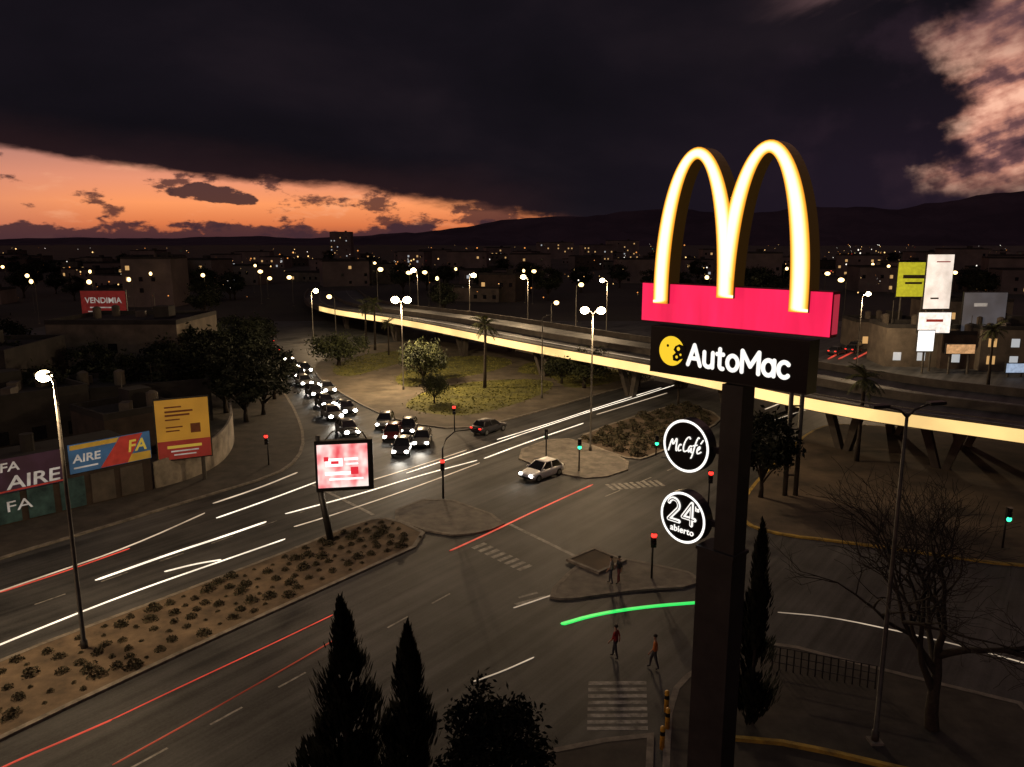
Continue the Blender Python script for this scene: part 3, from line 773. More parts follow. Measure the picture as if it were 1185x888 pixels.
# ------------------------------------------------------------------ vehicles
def loft(mb, rings, m=0):
    n = len(rings[0]); vs = [v for r_ in rings for v in r_]; fs = []
    for i in range(len(rings)-1):
        for k in range(n): fs.append((i*n+k, i*n+(k+1) % n, (i+1)*n+(k+1) % n, (i+1)*n+k))
    fs += [list(range(n))[::-1], [len(vs)-n+k for k in range(n)]]
    mb.add(vs, fs, m)
def car(p, heading, paint, label, group=None, head=True, tail=False, z=.01, beam=0, hr=.15):
    t = thing('car', label, 'car', (p.x, p.y, z), heading, group)
    b = MB(); rings = []
    for x, hw, zt, zb in ((-2.14, .64, .74, .42), (-2.08, .76, .9, .3), (-1.7, .83, .97, .22), (-.8, .86, .96, .2), (.2, .87, .94, .2), (.95, .86, .92, .2), (1.5, .83, .83, .22), (1.95, .77, .72, .28), (2.12, .64, .6, .36)):
        rings.append([(x, -hw*.92, zb), (x, -hw, zb+.16), (x, -hw*1.0, zt-.2), (x, -hw*.9, zt-.04), (x, -hw*.6, zt), (x, hw*.6, zt), (x, hw*.9, zt-.04), (x, hw, zt-.2), (x, hw, zb+.16), (x, hw*.92, zb)])
    loft(b, rings)
    loft(b, [[(-1.35, -.6, 1.40), (-1.35, .6, 1.40), (.22, .6, 1.42), (.22, -.6, 1.42)], [(-1.1, -.5, 1.475), (-1.1, .5, 1.475), (.0, .5, 1.48), (.0, -.5, 1.48)]])
    for s in (-1, 1):
        for (x0, x1) in ((-.42, -.5), (.94, .2), (-1.72, -1.33)):
            b.tube([(x0, s*.785, .9), (x1, s*.605, 1.41)], .045, 6)
    b.build('body', paint, t, True)
    b = MB(); loft(b, [[(-1.78, -.78, .9), (-1.78, .78, .9), (1.0, .78, .9), (1.0, -.78, .9)], [(-1.33, -.6, 1.405), (-1.33, .6, 1.405), (.2, .6, 1.405), (.2, -.6, 1.405)]])
    b.build('windows', M_['glass'], t)
    for x in (-1.3, 1.32):
        for s in (-1, 1):
            b = MB(); b.tube([(x, s*.70, .32), (x, s*.88, .32)], .32, 18); wh = b.build('wheel', M_['rubber'], t)
            b = MB(); b.tube([(x, s*.86, .32), (x, s*.893, .32)], .2, 12); b.build('rim', M_['rim'], wh)
    for s in (-1, 1):
        b = MB(); b.ball((2.04, s*.58, .63), hr, 0, 10, 6, (.7, 1.15, .85)); b.build('headlight', E_['head'] if head else M_['rim'], t, True)
        b = MB(); b.box((-2.1, s*.6, .78), (.08, .3, .14)); b.build('taillight', E_['tail'] if tail else M_['lampoff'], t)
        b = MB(); b.box((.75, s*.93, .98), (.12, .16, .1)); b.build('mirror', paint, t)
    b = MB(); b.box((2.1, 0, .42), (.1, 1.2, .14)); b.build('grille', M_['black'], t)
    if beam:
        ld = bpy.data.lights.new('headlight_beam', 'SPOT'); ld.energy = beam; ld.color = (1, .92, .78); ld.spot_size = math.radians(80); ld.spot_blend = .8; ld.shadow_soft_size = .3
        lo = bpy.data.objects.new('headlight_beam', ld); COL.objects.link(lo); lo.parent = t; lo.location = (2.35, 0, .75); lo.rotation_euler = (0, math.radians(-86), 0)
    return t
pw = mat('white_car_paint', (.8, .8, .8), (.7, .7, .7), 2, .3); pd = mat('dark_car_paint', (.03, .03, .035), (.02, .02, .024), 2, .3); pg = mat('grey_car_paint', (.14, .135, .13), (.10, .10, .095), 2, .3); pr = mat('dark_red_car_paint', (.10, .012, .012), (.07, .01, .01), 2, .3)
car(g(627, 552), math.radians(226), pw, 'white car crossing the junction beside the corner pavement', head=True, beam=100)
hd0 = math.radians(-74)
for (px, py, pa, lab, bm) in ((466, 524, pd, 'dark car waiting in the front row with headlights on, nearest the signal', 450), (489, 514, pg, 'grey car at the right of the front row of waiting cars', 450),
                          (455, 507, pr, 'dark red car waiting behind the dark front row car', 0), (473, 500, pd, 'dark car waiting second behind the grey front row car', 0), (446, 493, pg, 'grey car waiting behind the dark red car', 0)):
    car(g(px, py), hd0-.25, pa, lab, beam=bm, hr=.18)
for i, (px, py, pa) in enumerate(((402, 502, pg), (384, 484, pg), (400, 478, pd), (376, 470, pd), (364, 458, pd), (378, 454, pg), (352, 446, pg), (345, 437, pd), (338, 427, pd), (352, 431, pd), (332, 418, pg))):
    car(g(px, py), hd0+.2, pa, 'car with headlights on queuing in the street left of the park', 'queue of cars beside the park', beam=1100 if i in (0, 1, 3, 4, 6, 8) else 0, hr=.22)
for (px, py) in ((311, 404), (303, 397), (318, 408), (312, 398)):
    car(g(px, py), math.radians(112), pd, 'dark car driving away with red tail lights at the far end of the street', 'cars leaving up the far street', head=False, tail=True)
car(g(566, 500), math.radians(50), pd, 'dark car with red tail lights on passing the park corner', head=False, tail=True)
for k in range(7):
    px = 966+RN.random()*70; py = 416-(px-958)*.4+RN.uniform(-2, 4)
    q = g(px, py); car(q, math.radians(44), pd, 'dark car with red tail lights on the far street right of the big sign', 'cars on the far right street', head=False, tail=True)

# ------------------------------------------------------------------ screen on its pole
p = g(383, 628, .0)
sc = thing('led_screen', 'bright video screen on a leaning post at the edge of the avenue', 'screen', (p.x, p.y, .12), math.radians(10))
zt = at(400, 510, p.y).z; zb = at(400, 568, p.y).z; wd = 3.75; zm = (zt+zb)/2-.12; hh = zt-zb
b = MB(); b.tube([(0, 0, 0), (-.55, .1, zm-hh/2+.1)], [.24, .2], 10); b.tube([(-.55, .1, zm-hh/2), (-.55, .25, zm+hh/2+.3)], .16, 10); b.build('post', M_['dark'], sc, True)
cxs = 1.1
b = MB(); b.box((cxs, .1, zm), (wd, .5, hh)); b.build('cabinet', M_['black'], sc)
def screen_mat():
    m, n_, bb = base_mat('screen_picture'); L = n_.links.new
    tcx = n_.nodes.new('ShaderNodeTexCoord'); nzx = n_.nodes.new('ShaderNodeTexNoise'); mpx = n_.nodes.new('ShaderNodeMapping')
    L(tcx.outputs['Object'], mpx.inputs[0]); mpx.inputs['Scale'].default_value = (1.3, 1, .9); L(mpx.outputs[0], nzx.inputs['Vector'])
    nzx.inputs['Scale'].default_value = .8; nzx.inputs['Detail'].default_value = 2
    rp = n_.nodes.new('ShaderNodeValToRGB'); L(nzx.outputs['Fac'], rp.inputs[0]); e = rp.color_ramp
    e.elements[0].position = .3; e.elements[0].color = (.75, .05, .07, 1); e.elements[1].position = .62; e.elements[1].color = (1, .80, .74, 1)
    q = e.elements.new(.45); q.color = (.95, .30, .30, 1)
    L(rp.outputs[0], bb.inputs['Emission Color']); bb.inputs['Emission Strength'].default_value = 1.1; bb.inputs['Base Color'].default_value = (.02, .02, .02, 1)
    return m
b = MB(); b.box((cxs-.1, -.165, zm), (wd-.5, .03, hh-.5)); pic = b.build('picture', screen_mat(), sc)
wl_ = emat('screen_white_light', (1, .96, .92), 1.5); rl_ = emat('screen_red_light', (.8, .03, .05), .9)
for (x_, z_, sx_, sz_, m_) in ((-.55, .25, 1.1, .55, wl_), (.55, .45, .9, .16, wl_), (.6, .12, .8, .1, wl_), (-.3, -.5, 1.7, .22, wl_), (.75, -.35, .5, .5, rl_), (-1.05, .5, .3, .3, rl_), (.2, -.9, 2.2, .12, wl_), (-.5, .25, .5, .2, rl_)):
    b = MB(); b.box((cxs-.1+x_, -.19 if m_ is wl_ else -.2, zm+z_), (sx_, .02, sz_)); b.build('picture_detail', m_, pic)
b = MB(); b.tube([(cxs-1.2, .1, zm+hh/2), (cxs-.7, .1, zm+hh/2+.55), (cxs+.5, .1, zm+hh/2+.75), (cxs+1.2, .1, zm+hh/2+.5), (cxs+1.5, .1, zm+hh/2)], .05, 6); b.build('top_rail', M_['dark'], sc)

# ------------------------------------------------------------------ buildings
def building(p, rz, w_, d_, h_, wallm, label, group=None, lit=3, storeys=None, name='city_building', z0=0.0, clutter=0):
    t = thing(name, label, 'building', (p[0], p[1], z0), rz, group)
    b = MB(); b.box((0, 0, h_/2), (w_, d_, h_)); b.build('wall', wallm, t)
    b = MB()
    for s in (-1, 1):
        b.box((s*(w_/2-.1), 0, h_+.3), (.25, d_+.05, .6)); b.box((0, s*(d_/2-.1), h_+.3), (w_-.46, .25, .6))
    b.box((w_*.2, d_*.1, h_+.9), (2.2, 2.2, 1.8)); b.box((0, 0, h_+.015), (w_-.5, d_-.5, .02))
    b.build('roof', M_['roof'], t)
    for k in range(clutter):
        x, y = RN.uniform(-.42, .42)*w_, RN.uniform(-.42, .42)*d_; kind = k % 3
        b = MB()
        if kind == 0: b.tube([(x, y, h_), (x, y, h_+1.5), (x, y, h_+1.7)], [.55, .55, .2], 12); b.build('water_tank', M_['wall1'], t)
        elif kind == 1: b.box((x, y, h_+.45), (1.3, .9, .9), RN.random()); b.build('roof_unit', M_['shutter'], t)
        else: b.tube([(x, y, h_), (x, y, h_+RN.uniform(2, 4))], .05, 6); b.build('antenna', M_['steel'], t)
    st = storeys or max(1, int(h_/3.2)); nx = max(2, int(w_/3.2))
    cells = [(i, j) for i in range(nx) for j in range(st)]
    RN.shuffle(cells)
    for q, (i, j) in enumerate(cells[:max(lit+3, 5)]):
        x = -w_/2+(i+.5)*w_/nx; z = 1.7+j*(h_-1)/st
        m = (E_['win'] if RN.random() < .7 else E_['win2']) if q < lit else M_['glass']
        b = MB(); b.box((x, -d_/2-.02, z), (1.2, .06, 1.3)); b.build('window', m, t)
    return t
f0 = g(0, 612); f1 = g(178, 569); fd = (f1-f0).normalized(); fo = f0-fd*12
ln = (f1-fo).length; rz = math.atan2(fd.y, fd.x)
sh = thing('shop_building', 'single storey corner shop with lettered sign boards on its roof edge', 'shop', (fo.x, fo.y, .12), rz)
b = MB(); b.box((ln/2, 4.1, 1.75), (ln, 8, 3.5)); b.build('wall', M_['wall2'], sh)
b = MB(); b.box((ln/2, 4.3, 3.55), (ln+.2, 8.2, .14)); b.box((ln*.3, 5, 4.1), (2.4, 1.6, 1)); b.tube([(ln*.7, 6, 3.6), (ln*.7, 6, 5)], .5, 12); b.build('roof', M_['roof'], sh)
for i in range(5):
    b = MB(); b.box((12.6+i*2.15, .07, 1.25), (1.7, .08, 2.3)); b.build('shutter', M_['graf'] if i < 3 else M_['shutter'], sh)
def board(parent, name, x0, x1, z0, z1, y, m):
    b = MB(); b.box(((x0+x1)/2, y, (z0+z1)/2), (x1-x0, .12, z1-z0)); return b.build(name, m, parent)
mb1 = emat('purple_board_light', (.06, .022, .045), .16, base=(.035, .016, .028), vary=.7, scale=.6); mb2 = emat('blue_board_light', (.04, .14, .30), .17, base=(.05, .12, .24), vary=.6, scale=.7)  # painted shop boards get low emission so they show in the dark
mred = emat('red_board_light', (.6, .05, .03), .18, base=(.3, .035, .03), vary=.4); myel = emat('yellow_board_light', (.8, .45, .05), .16, base=(.35, .22, .04), vary=.3)
E_['dimtxt'] = emat('board_lettering', (1, .93, .85), .2, base=(.3, .28, .26), vary=.4, scale=1.5)
E_['ytxt'] = emat('yellow_board_lettering', (1, .7, .1), .26)
bo = board(sh, 'sign_board', 11.4, 16.5, 2.35, 4.8, -.1, mb1); text_part('AIRE', 3.5, .95, E_['dimtxt'], bo, (14.4, -.18, 3.05), bold=.015, shear=.08); text_part('FA', 1.2, .65, E_['dimtxt'], bo, (13.0, -.18, 4.22), bold=.015, shear=.08)
b = MB(); b.box((14, -.17, 2.48), (4.6, .02, .1)); b.build('red_line', mred, bo)
bo = board(sh, 'sign_board', 16.8, ln, 2.75, 4.95, -.12, mb2)
b = MB(); b.sheet([(18.9, -.185, 2.78), (20.9, -.185, 2.78), (22.2, -.185, 4.92), (20.5, -.185, 4.92)]); b.build('red_wedge', mred, bo)
b = MB(); b.sheet([(20.9, -.186, 2.78), (ln-.05, -.186, 2.78), (ln-.05, -.186, 3.4), (21.25, -.186, 3.4)]); b.build('yellow_wedge', myel, bo)
b = MB(); b.sheet([(16.9, -.185, 4.55), (20.2, -.185, 4.55), (20.4, -.185, 4.9), (16.9, -.185, 4.9)]); b.build('yellow_wedge', myel, bo)
text_part('AIRE', 2.0, .62, E_['dimtxt'], bo, (18.0, -.2, 3.85), bold=.02, shear=.08); text_part('FA', 1.4, .95, E_['ytxt'], bo, ((20.7+ln)/2, -.21, 4.05), bold=.02, shear=.15)
b = MB(); b.box((17.9, -.19, 3.15), (1.7, .02, .12)); b.build('printed_line', E_['dimtxt'], bo)
text_part('FA', 1.6, .75, E_['dimtxt'], sh, (13.4, .0, 1.3), bold=.0)
wp = [g(181, 567), g(215, 558), g(245, 545), g(263, 531), g(272, 514), g(270, 500)]
wl = [Vector((x, y)) for x, y in chaikin([tuple(p.xy) for p in wp], 2, closed=False)]
b = MB(); vs = []; fs = []
for i, p in enumerate(wl):
    dd = (wl[min(i+1, len(wl)-1)]-wl[max(i-1, 0)]).normalized(); nrm = Vector((-dd.y, dd.x))
    hgt = 2.3+.9*i/(len(wl)-1)
    for s, z_ in ((0, .1), (0, hgt), (.2, hgt), (.2, .1)): vs.append((p.x+nrm.x*s, p.y+nrm.y*s, z_))
for i in range(len(wl)-1):
    for k in range(4): fs.append((i*4+k, i*4+(k+1) % 4, (i+1)*4+(k+1) % 4, (i+1)*4+k))
b.add(vs, fs); tag(b.build('curved_wall', M_['whitewall']), 'pale curved boundary wall rounding the street corner below the orange billboard', 'wall')
E_['dtxt'] = mat('dark_lettering', (.03, .02, .015), (.02, .015, .01), 3, .6)
def billboard(label, px, pt, pb, Y, wpx, rz, m, posts=2, ground=0.0, texts=(), bars=(), second=None):  # face materials glow in place of floodlight falling on the boards
    a = at(px, pt, Y); zb = at(px, pb, Y).z; w_ = wpx/FL*Y*1.02/max(.4, math.cos(rz)); h_ = a.z-zb; zc = (a.z+zb)/2-ground
    t = thing('billboard', label, 'billboard', (a.x, Y, ground), rz)
    b = MB(); b.box((0, 0, zc), (w_, .25, h_)); b.build('back_panel', M_['dark'], t)
    b = MB(); b.box((0, -.14, zc), (w_-.2, .04, h_-.2)); b.build('face', m, t)
    if second:
        b = MB(); b.box((0, -.165, zc-h_*.33), (w_-.22, .03, h_*.3)); b.build('lower_band', second, t)
    for k in range(posts):
        x = 0 if posts == 1 else (-w_*.32+k*w_*.64/(posts-1))
        b = MB(); b.tube([(x, .1, 0), (x, .1, zc-h_/2+.1)], .16, 8); b.build('post', M_['steel'], t)
    for s, fw, fh, fx_, fz, tm in texts:
        text_part(s, w_*fw, h_*fh, tm, t, (w_*fx_, -.19, zc+h_*fz), bold=.015)
    for fw, fh, fx_, fz, tm in bars:
        b = MB(); b.box((w_*fx_, -.185, zc+h_*fz), (w_*fw, .02, h_*fh)); b.build('printed_line', tm, t)
    return t
mo = emat('orange_board_light', (.66, .32, .03), .22, base=(.42, .24, .05), vary=.35, scale=.5); mdr = emat('dark_red_board_light', (.35, .03, .022), .22, base=(.25, .035, .03), vary=.3)
dt = E_['dtxt']; mob = mat('brown_print', (.22, .07, .03), (.14, .05, .02), 3, .7)
billboard('orange billboard with dark red lower band above the curved wall', 209, 460, 531, 61, 53, math.radians(28), mo, second=mdr, bars=((.30, .022, -.16, .36, mob), (.5, .03, -.06, .29, mob), (.44, .03, -.09, .23, mob), (.26, .02, -.18, .16, mob), (.18, .15, .22, .0, mob), (.3, .02, -.16, .04, mob), (.24, .02, -.19, -.02, mob), (.62, .045, 0, -.28, E_['ytxt']), (.5, .022, 0, -.35, E_['dimtxt']), (.4, .02, 0, -.41, E_['dimtxt'])))
billboard('red rooftop billboard with white writing above the left roofs', 119, 336, 369, 118, 52, 0, emat('red_poster_light', (.36, .03, .028), .16, base=(.22, .025, .022), vary=.35), texts=(('VENDIMIA', .8, .2, 0, .15, E_['dimtxt']),), bars=((.6, .04, 0, -.1, E_['dimtxt']), (.7, .03, 0, -.24, E_['dimtxt'])))
building((-53.5, 108), 0, 17.5, 14, 8.8, M_['wall1'], 'wide pale warehouse with a blank front among the left roofs', lit=0, name='warehouse', z0=.1, clutter=4)
building((-66, 88), .1, 20, 14, 7.5, M_['wall3'], 'dark low block left of the pale warehouse', lit=1, z0=.1, clutter=6)
building((-52, 72), .9, 16, 12, 5.2, M_['wall3'], 'dark flat roofed hall directly behind the corner shop', lit=1, z0=.1, clutter=9)
building((-42, 84), .5, 14, 10, 4.2, M_['wall3'], 'dark low shed between the hall and the trees', lit=0, z0=.1, clutter=6)
building((-37, 71), .9, 7, 7, 4.0, M_['wall2'], 'small brick house behind the orange billboard', lit=1, z0=.1, clutter=3)
pp = at(168, 300, 230); building((pp.x, 236), 0, 15, 12, pp.z, M_['wallfar'], 'block of flats rising above the left roofs', lit=2, clutter=3)
for (px, Y, w_, h_, m, lab, l) in ((1070, 120, 11, 6.2, M_['wall1'], 'low pale shop under the lit billboards', 4), (1128, 118, 9, 5.4, M_['wall2'], 'brick shop behind the right palm', 4), (1178, 116, 10, 6.4, M_['wall1'], 'pale shop at the right edge beyond the overpass', 5), (1030, 140, 12, 5, M_['wall1'], 'low lit shop behind the left of the billboards', 4), (1120, 150, 16, 8, M_['wall1'], 'two storey lit block behind the dim grey billboard', 6)):
    pp = at(px, 400, Y); building((pp.x, Y+4), -.1, w_, 8, h_, m, lab, lit=l, name='shop', clutter=4)
billboard('yellow green lit billboard with dark printed lines at the right', 1059, 303, 344, 128, 38, 0, emat('lime_board_light', (.58, .58, .02), .45, base=(.4, .42, .05), vary=.3), bars=((.66, .10, 0, .08, dt), (.5, .06, 0, -.1, dt)))
billboard('tall narrow white lit billboard at the right', 1089, 294, 358, 122, 33, .12, emat('white_board_light', (1, .88, .78), .78, base=(.5, .46, .42), vary=.35, scale=.35), bars=((.5, .02, .1, .36, mred), (.3, .03, -.1, -.3, M_['shutter'])))
billboard('dim grey billboard right of the tall white one', 1141, 338, 387, 121, 50, 0, emat('grey_board_light', (.30, .30, .35), .12, base=(.14, .14, .15), vary=.5, scale=.3), bars=((.3, .08, -.1, .2, E_['dimtxt']),))
billboard('bright white sign over the pale shop', 1082, 361, 386, 116, 38, 0, emat('bright_sign_light', (1, .90, .82), 1.0, vary=.25), posts=1, bars=((.5, .12, 0, .1, mred),))
billboard('small glowing white sign square hanging at the shop front', 1072, 382, 407, 114, 20, 0, emat('small_sign_light', (1, .97, .95), 1.4), posts=1)
billboard('orange lit shop sign beside the right palm', 1112, 398, 410, 113.5, 34, 0, emat('warm_sign_light', (1, .55, .25), .5, vary=.4), posts=2)
billboard('small blue white shop sign at the right edge', 1176, 420, 432, 111, 24, 0, emat('cool_sign_light', (.6, .75, 1), .5, vary=.3), posts=2)
BL = {642: 'dark wide apartment block left of the big sign', 690: 'dark apartment block in the middle left of the big sign', 720: 'dark tall apartment block nearest the big sign on the horizon', 395: 'dark tower on the horizon above the far overpass end', 575: 'dark narrow apartment block above the middle palm', 1150: 'dark block behind the right hand billboards'}
for (px, pt, Y, w_) in ((642, 281, 800, 38), (690, 284, 760, 30), (720, 279, 840, 34), (395, 269, 900, 24), (575, 287, 700, 22), (1150, 296, 420, 26)):
    a = at(px, pt, Y); building((a.x, Y), RN.uniform(-.2, .2), w_, 16, a.z, M_['wallfar'], BL[px], lit=9, name='apartment_block')
n_b = 0
while n_b < 34:
    px = RN.uniform(0, 1200); Y = RN.uniform(280, 800); q = at(px, RN.uniform(288, 310), Y)
    if near_overpass(q.x, Y, 30) or q.z < 6: continue
    building((q.x, Y), RN.uniform(-.4, .4), RN.uniform(14, 30), 14, q.z, M_['wallfar'], 'mid rise block with a few lit windows in the dark distance', 'mid rise blocks in the distance', lit=RN.choice([1, 2, 4, 6]), name='apartment_block'); n_b += 1
n_b = 0
while n_b < 70:
    px = RN.uniform(-60, 1240); py = RN.choice([RN.uniform(296, 318), RN.uniform(305, 352)])
    q = g(px, py)
    if near_overpass(q.x, q.y, 38): continue
    if 925 < px < 1060 and py > 330: continue
    building((q.x, q.y), RN.uniform(-.5, .5), RN.uniform(12, 24), RN.uniform(9, 14), RN.uniform(3.5, 9), RN.choice([M_['wall1'], M_['wallfar'], M_['wall2']]), 'low dark building in the unlit city beyond the overpass', 'city buildings in the dark distance', lit=RN.choice([0, 1, 1, 2]))
    n_b += 1
b = MB(); mats = [emat('far_warm_lights', (1, .6, .22), 2.0, sample=False), emat('far_white_lights', (1, .92, .8), 1.8, sample=False), emat('far_orange_lights', (1, .36, .08), 1.0, sample=False), emat('far_red_lights', (1, .08, .04), .9, sample=False), emat('far_green_lights', (.2, 1, .6), .6, sample=False)]
cl_ = [(RN.uniform(0, 1185), RN.uniform(286, 318)) for _ in range(16)]+[(RN.uniform(950, 1185), RN.uniform(288, 320)) for _ in range(6)]
for i in range(430):
    if RN.random() < .62:
        c_ = RN.choice(cl_); px = c_[0]+RN.gauss(0, 20); py = c_[1]+RN.gauss(0, 4)
    else:
        px = RN.uniform(-40, 1230); py = 283+abs(RN.gauss(0, 1))*18
    if RN.random() < .2: py = RN.uniform(285, 345)
    z_ = RN.uniform(4, 9); q = g(px, min(max(py, 282.5), 350), z_)
    if q.y > 2400 or near_overpass(q.x, q.y, 22): continue
    r_ = q.y*.00055*RN.choice([.35, .45, .55, .8, 1.1, 1.9])
    m = RN.choices(range(5), [6, 3, 5, .5, .3])[0]
    vs = [(q.x+r_, q.y, z_), (q.x, q.y+r_, z_), (q.x-r_, q.y, z_), (q.x, q.y-r_, z_), (q.x, q.y, z_+r_), (q.x, q.y, z_-r_)]
    b.add(vs, [(0, 1, 4), (1, 2, 4), (2, 3, 4), (3, 0, 4), (1, 0, 5), (2, 1, 5), (3, 2, 5), (0, 3, 5)], m)
tag(b.build('city_lights', mats), 'scattered distant city lights below the mountains', 'lights', kind='stuff')

# ------------------------------------------------------------------ trees
def tree_proto(name, label, h, rad, nl, seed, mats, leaf=.22, cat='tree', trunk_h=.35, flat=.8):
    rng = random.Random(seed); t = thing(name, label, cat)
    th = h*trunk_h; b = MB()
    b.tube([(0, 0, 0), (.05, .03, th*.5), (0, .05, th), (.1, 0, h*.7)], [rad*.09, rad*.07, rad*.055, rad*.02], 8)
    tips = []
    for i in range(9):
        a = rng.random()*6.28; rr = rad*rng.uniform(.4, .8); zz = th+(h-th)*rng.uniform(.25, .8)
        e = (rr*math.cos(a), rr*math.sin(a), zz); tips.append(e)
        b.tube([(0, 0, th*rng.uniform(.75, 1.1)), (e[0]*.45, e[1]*.45, (th+zz)/2), e], [rad*.04, rad*.025, rad*.01], 6)
    b.build('trunk', M_['bark'], t, True)
    b = MB(); cl = []
    for i in range(34):
        while True:
            q = Vector((rng.uniform(-1, 1), rng.uniform(-1, 1), rng.uniform(-1, 1)))
            if .35 < q.length < 1: break
        cl.append((Vector((q.x*rad, q.y*rad, (h+th)/2+q.z*(h-th)/2*flat+.1*h)), rad*rng.uniform(.2, .36), rng.choices([0, 1, 2], [4, 4, 2])[0]))
    for e in tips: cl.append((Vector(e), rad*.3, 1))
    for i in range(nl):
        c, r_, m = rng.choice(cl)
        p = c+Vector((rng.gauss(0, .5), rng.gauss(0, .5), rng.gauss(0, .42)))*r_
        b.leaf(p, leaf*rng.uniform(.6, 1.3), rng, m if rng.random() < .8 else rng.randrange(3))
    b.build('crown', mats, t)
    return t
LM = [M_['leaf1'], M_['leaf2'], M_['leaf3']]; LD = [M_['cyp1'], M_['leaf1'], M_['cyp2']]
tA = tree_proto('park_tree', 'spreading round tree on the left of the park plaza', 4.6, 3.6, 4200, 3, [M_['leaf1'], M_['leaf2'], M_['leaf2']], .22, trunk_h=.22)
q = g(392, 424); tA.location = (q.x, q.y, .1); tA.scale = (1.25, 1.25, 1)
q = g(490, 446); dup(tA, (q.x, q.y, .1), 1.0, (.9, .9, 1.2), 'tallest round tree in the middle of the park behind the small bush')
q = g(503, 468); dup(tA, (q.x, q.y, .1), 2.0, (.42, .42, .75), 'small round bush on the front lawn of the park')
q = g(676, 450); dup(tA, (q.x, q.y, .1), 3.1, (1.0, 1.0, 1.05), 'round tree on the right side of the park near the corner lamp')
q = g(650, 445); dup(tA, (q.x, q.y, .1), 4.1, (.7, .7, .8), 'smaller tree beside the park lamp post, left of the right hand round tree')
q = g(740, 448); dup(tA, (q.x, q.y, .1), 5.1, (.6, .6, .8), 'small round tree at the right tip of the park')
tD = tree_proto('street_tree', 'broad dark tree standing just right of the big sign column', 6.4, 2.5, 3600, 8, LD, .22, trunk_h=.22)
q = g(880, 577); tD.location = (q.x, q.y, .1)
for k, (px, py, s) in enumerate(((205, 478, 1.1), (235, 470, 1.2), (262, 478, 1.15), (285, 488, 1.1), (305, 480, 1.0), (250, 452, 1.2), (280, 440, 1.1), (222, 446, 1.2), (318, 462, 1.0), (292, 425, 1.1), (190, 455, 1.0), (268, 418, 1.1), (300, 412, 1.0), (238, 424, 1.1))):
    q = g(px, py, .1); dup(tD, (q.x, q.y, .1), k*1.3, (s*1.25, s*1.25, s), 'dark leafy tree lining the left side of the street', 'dark trees along the left street')
for k, (px, py, s) in enumerate(((20, 470, 1.0), (110, 462, .9), (60, 500, .9), (150, 480, .9), (10, 440, 1.1))):
    q = g(px, py, .1); dup(tD, (q.x, q.y, .1), k*2.1, (s*1.2, s*1.2, s*1.15), 'dark tree crowded between the roofs behind the corner shop', 'dark trees between the left roofs')
n_t = 0
while n_t < 70:
    px = RN.uniform(-40, 1220); py = RN.choice([RN.uniform(305, 350), RN.uniform(330, 372)])
    q = g(px, py)
    if near_overpass(q.x, q.y, 24) or (925 < px < 1050 and py > 335): continue
    s = RN.uniform(.9, 1.6); dup(tD, (q.x, q.y, 0), RN.random()*6, (s*1.3, s*1.3, s*1.1), 'dark tree in the unlit city beyond the overpass', 'dark trees beyond the overpass'); n_t += 1
def cypress(name, label, x, y, h, rad, seed, n=5200, z0=.1):
    rng = random.Random(seed); t = thing(name, label, 'tree', (x, y, z0))
    b = MB(); b.tube([(0, 0, 0), (0, 0, h*.9)], [rad*.12, .02], 8); b.build('trunk', M_['bark'], t, True)
    b = MB()
    lobes = [(rng.random()*6.28, rng.uniform(.03, .97), rng.uniform(.5, 1.7)) for _ in range(56)]
    for i in range(n):
        a0, f0, k = rng.choice(lobes)
        f = min(1.0, max(0.02, f0+rng.gauss(0, .035))); a = a0+rng.gauss(0, .3)
        prof = (1-f)**.75*min(1, .55+f*3)
        r_ = rad*prof*k*rng.uniform(.35, 1.0)+.03
        p = Vector((r_*math.cos(a), r_*math.sin(a), .2+f*(h-.2)+rng.gauss(0, .08)))
        d_ = Vector((math.cos(a)*.35, math.sin(a)*.35, 1)).normalized(); sd = Vector((-math.sin(a), math.cos(a), 0))
        s = rng.uniform(.10, .26)
        b.add([p-d_*s, p+sd*s*.35, p+d_*s*1.2, p-sd*s*.35], [(0, 1, 2, 3)], 0 if rng.random() < .65 else 1)
    b.build('crown', [M_['cyp1'], M_['cyp2']], t)
q = at(394, 703, 24); cypress('cypress_tree', 'larger dark cypress at the bottom, left of the pair', q.x, 24, q.z, 1.45, 21, 9000)
q = at(470, 735, 24); cypress('cypress_tree', 'narrower dark cypress at the bottom, right of the pair', q.x, 24.2, q.z, 1.0, 22, 7000)
q = g(868, 838); cypress('cypress_tree', 'slim dark cypress rising just behind the big sign column', q.x, q.y, at(868, 612, q.y).z, .8, 23, 6000)
tB = tree_proto('leafy_tree', 'broad dark leafy tree at the bottom right of the cypresses', 4.7, 1.9, 6500, 31, [M_['cyp1'], M_['cyp1'], M_['cyp1']], .12, trunk_h=.3, flat=1.0)
q = at(572, 790, 23); tB.location = (q.x, 23, .1)
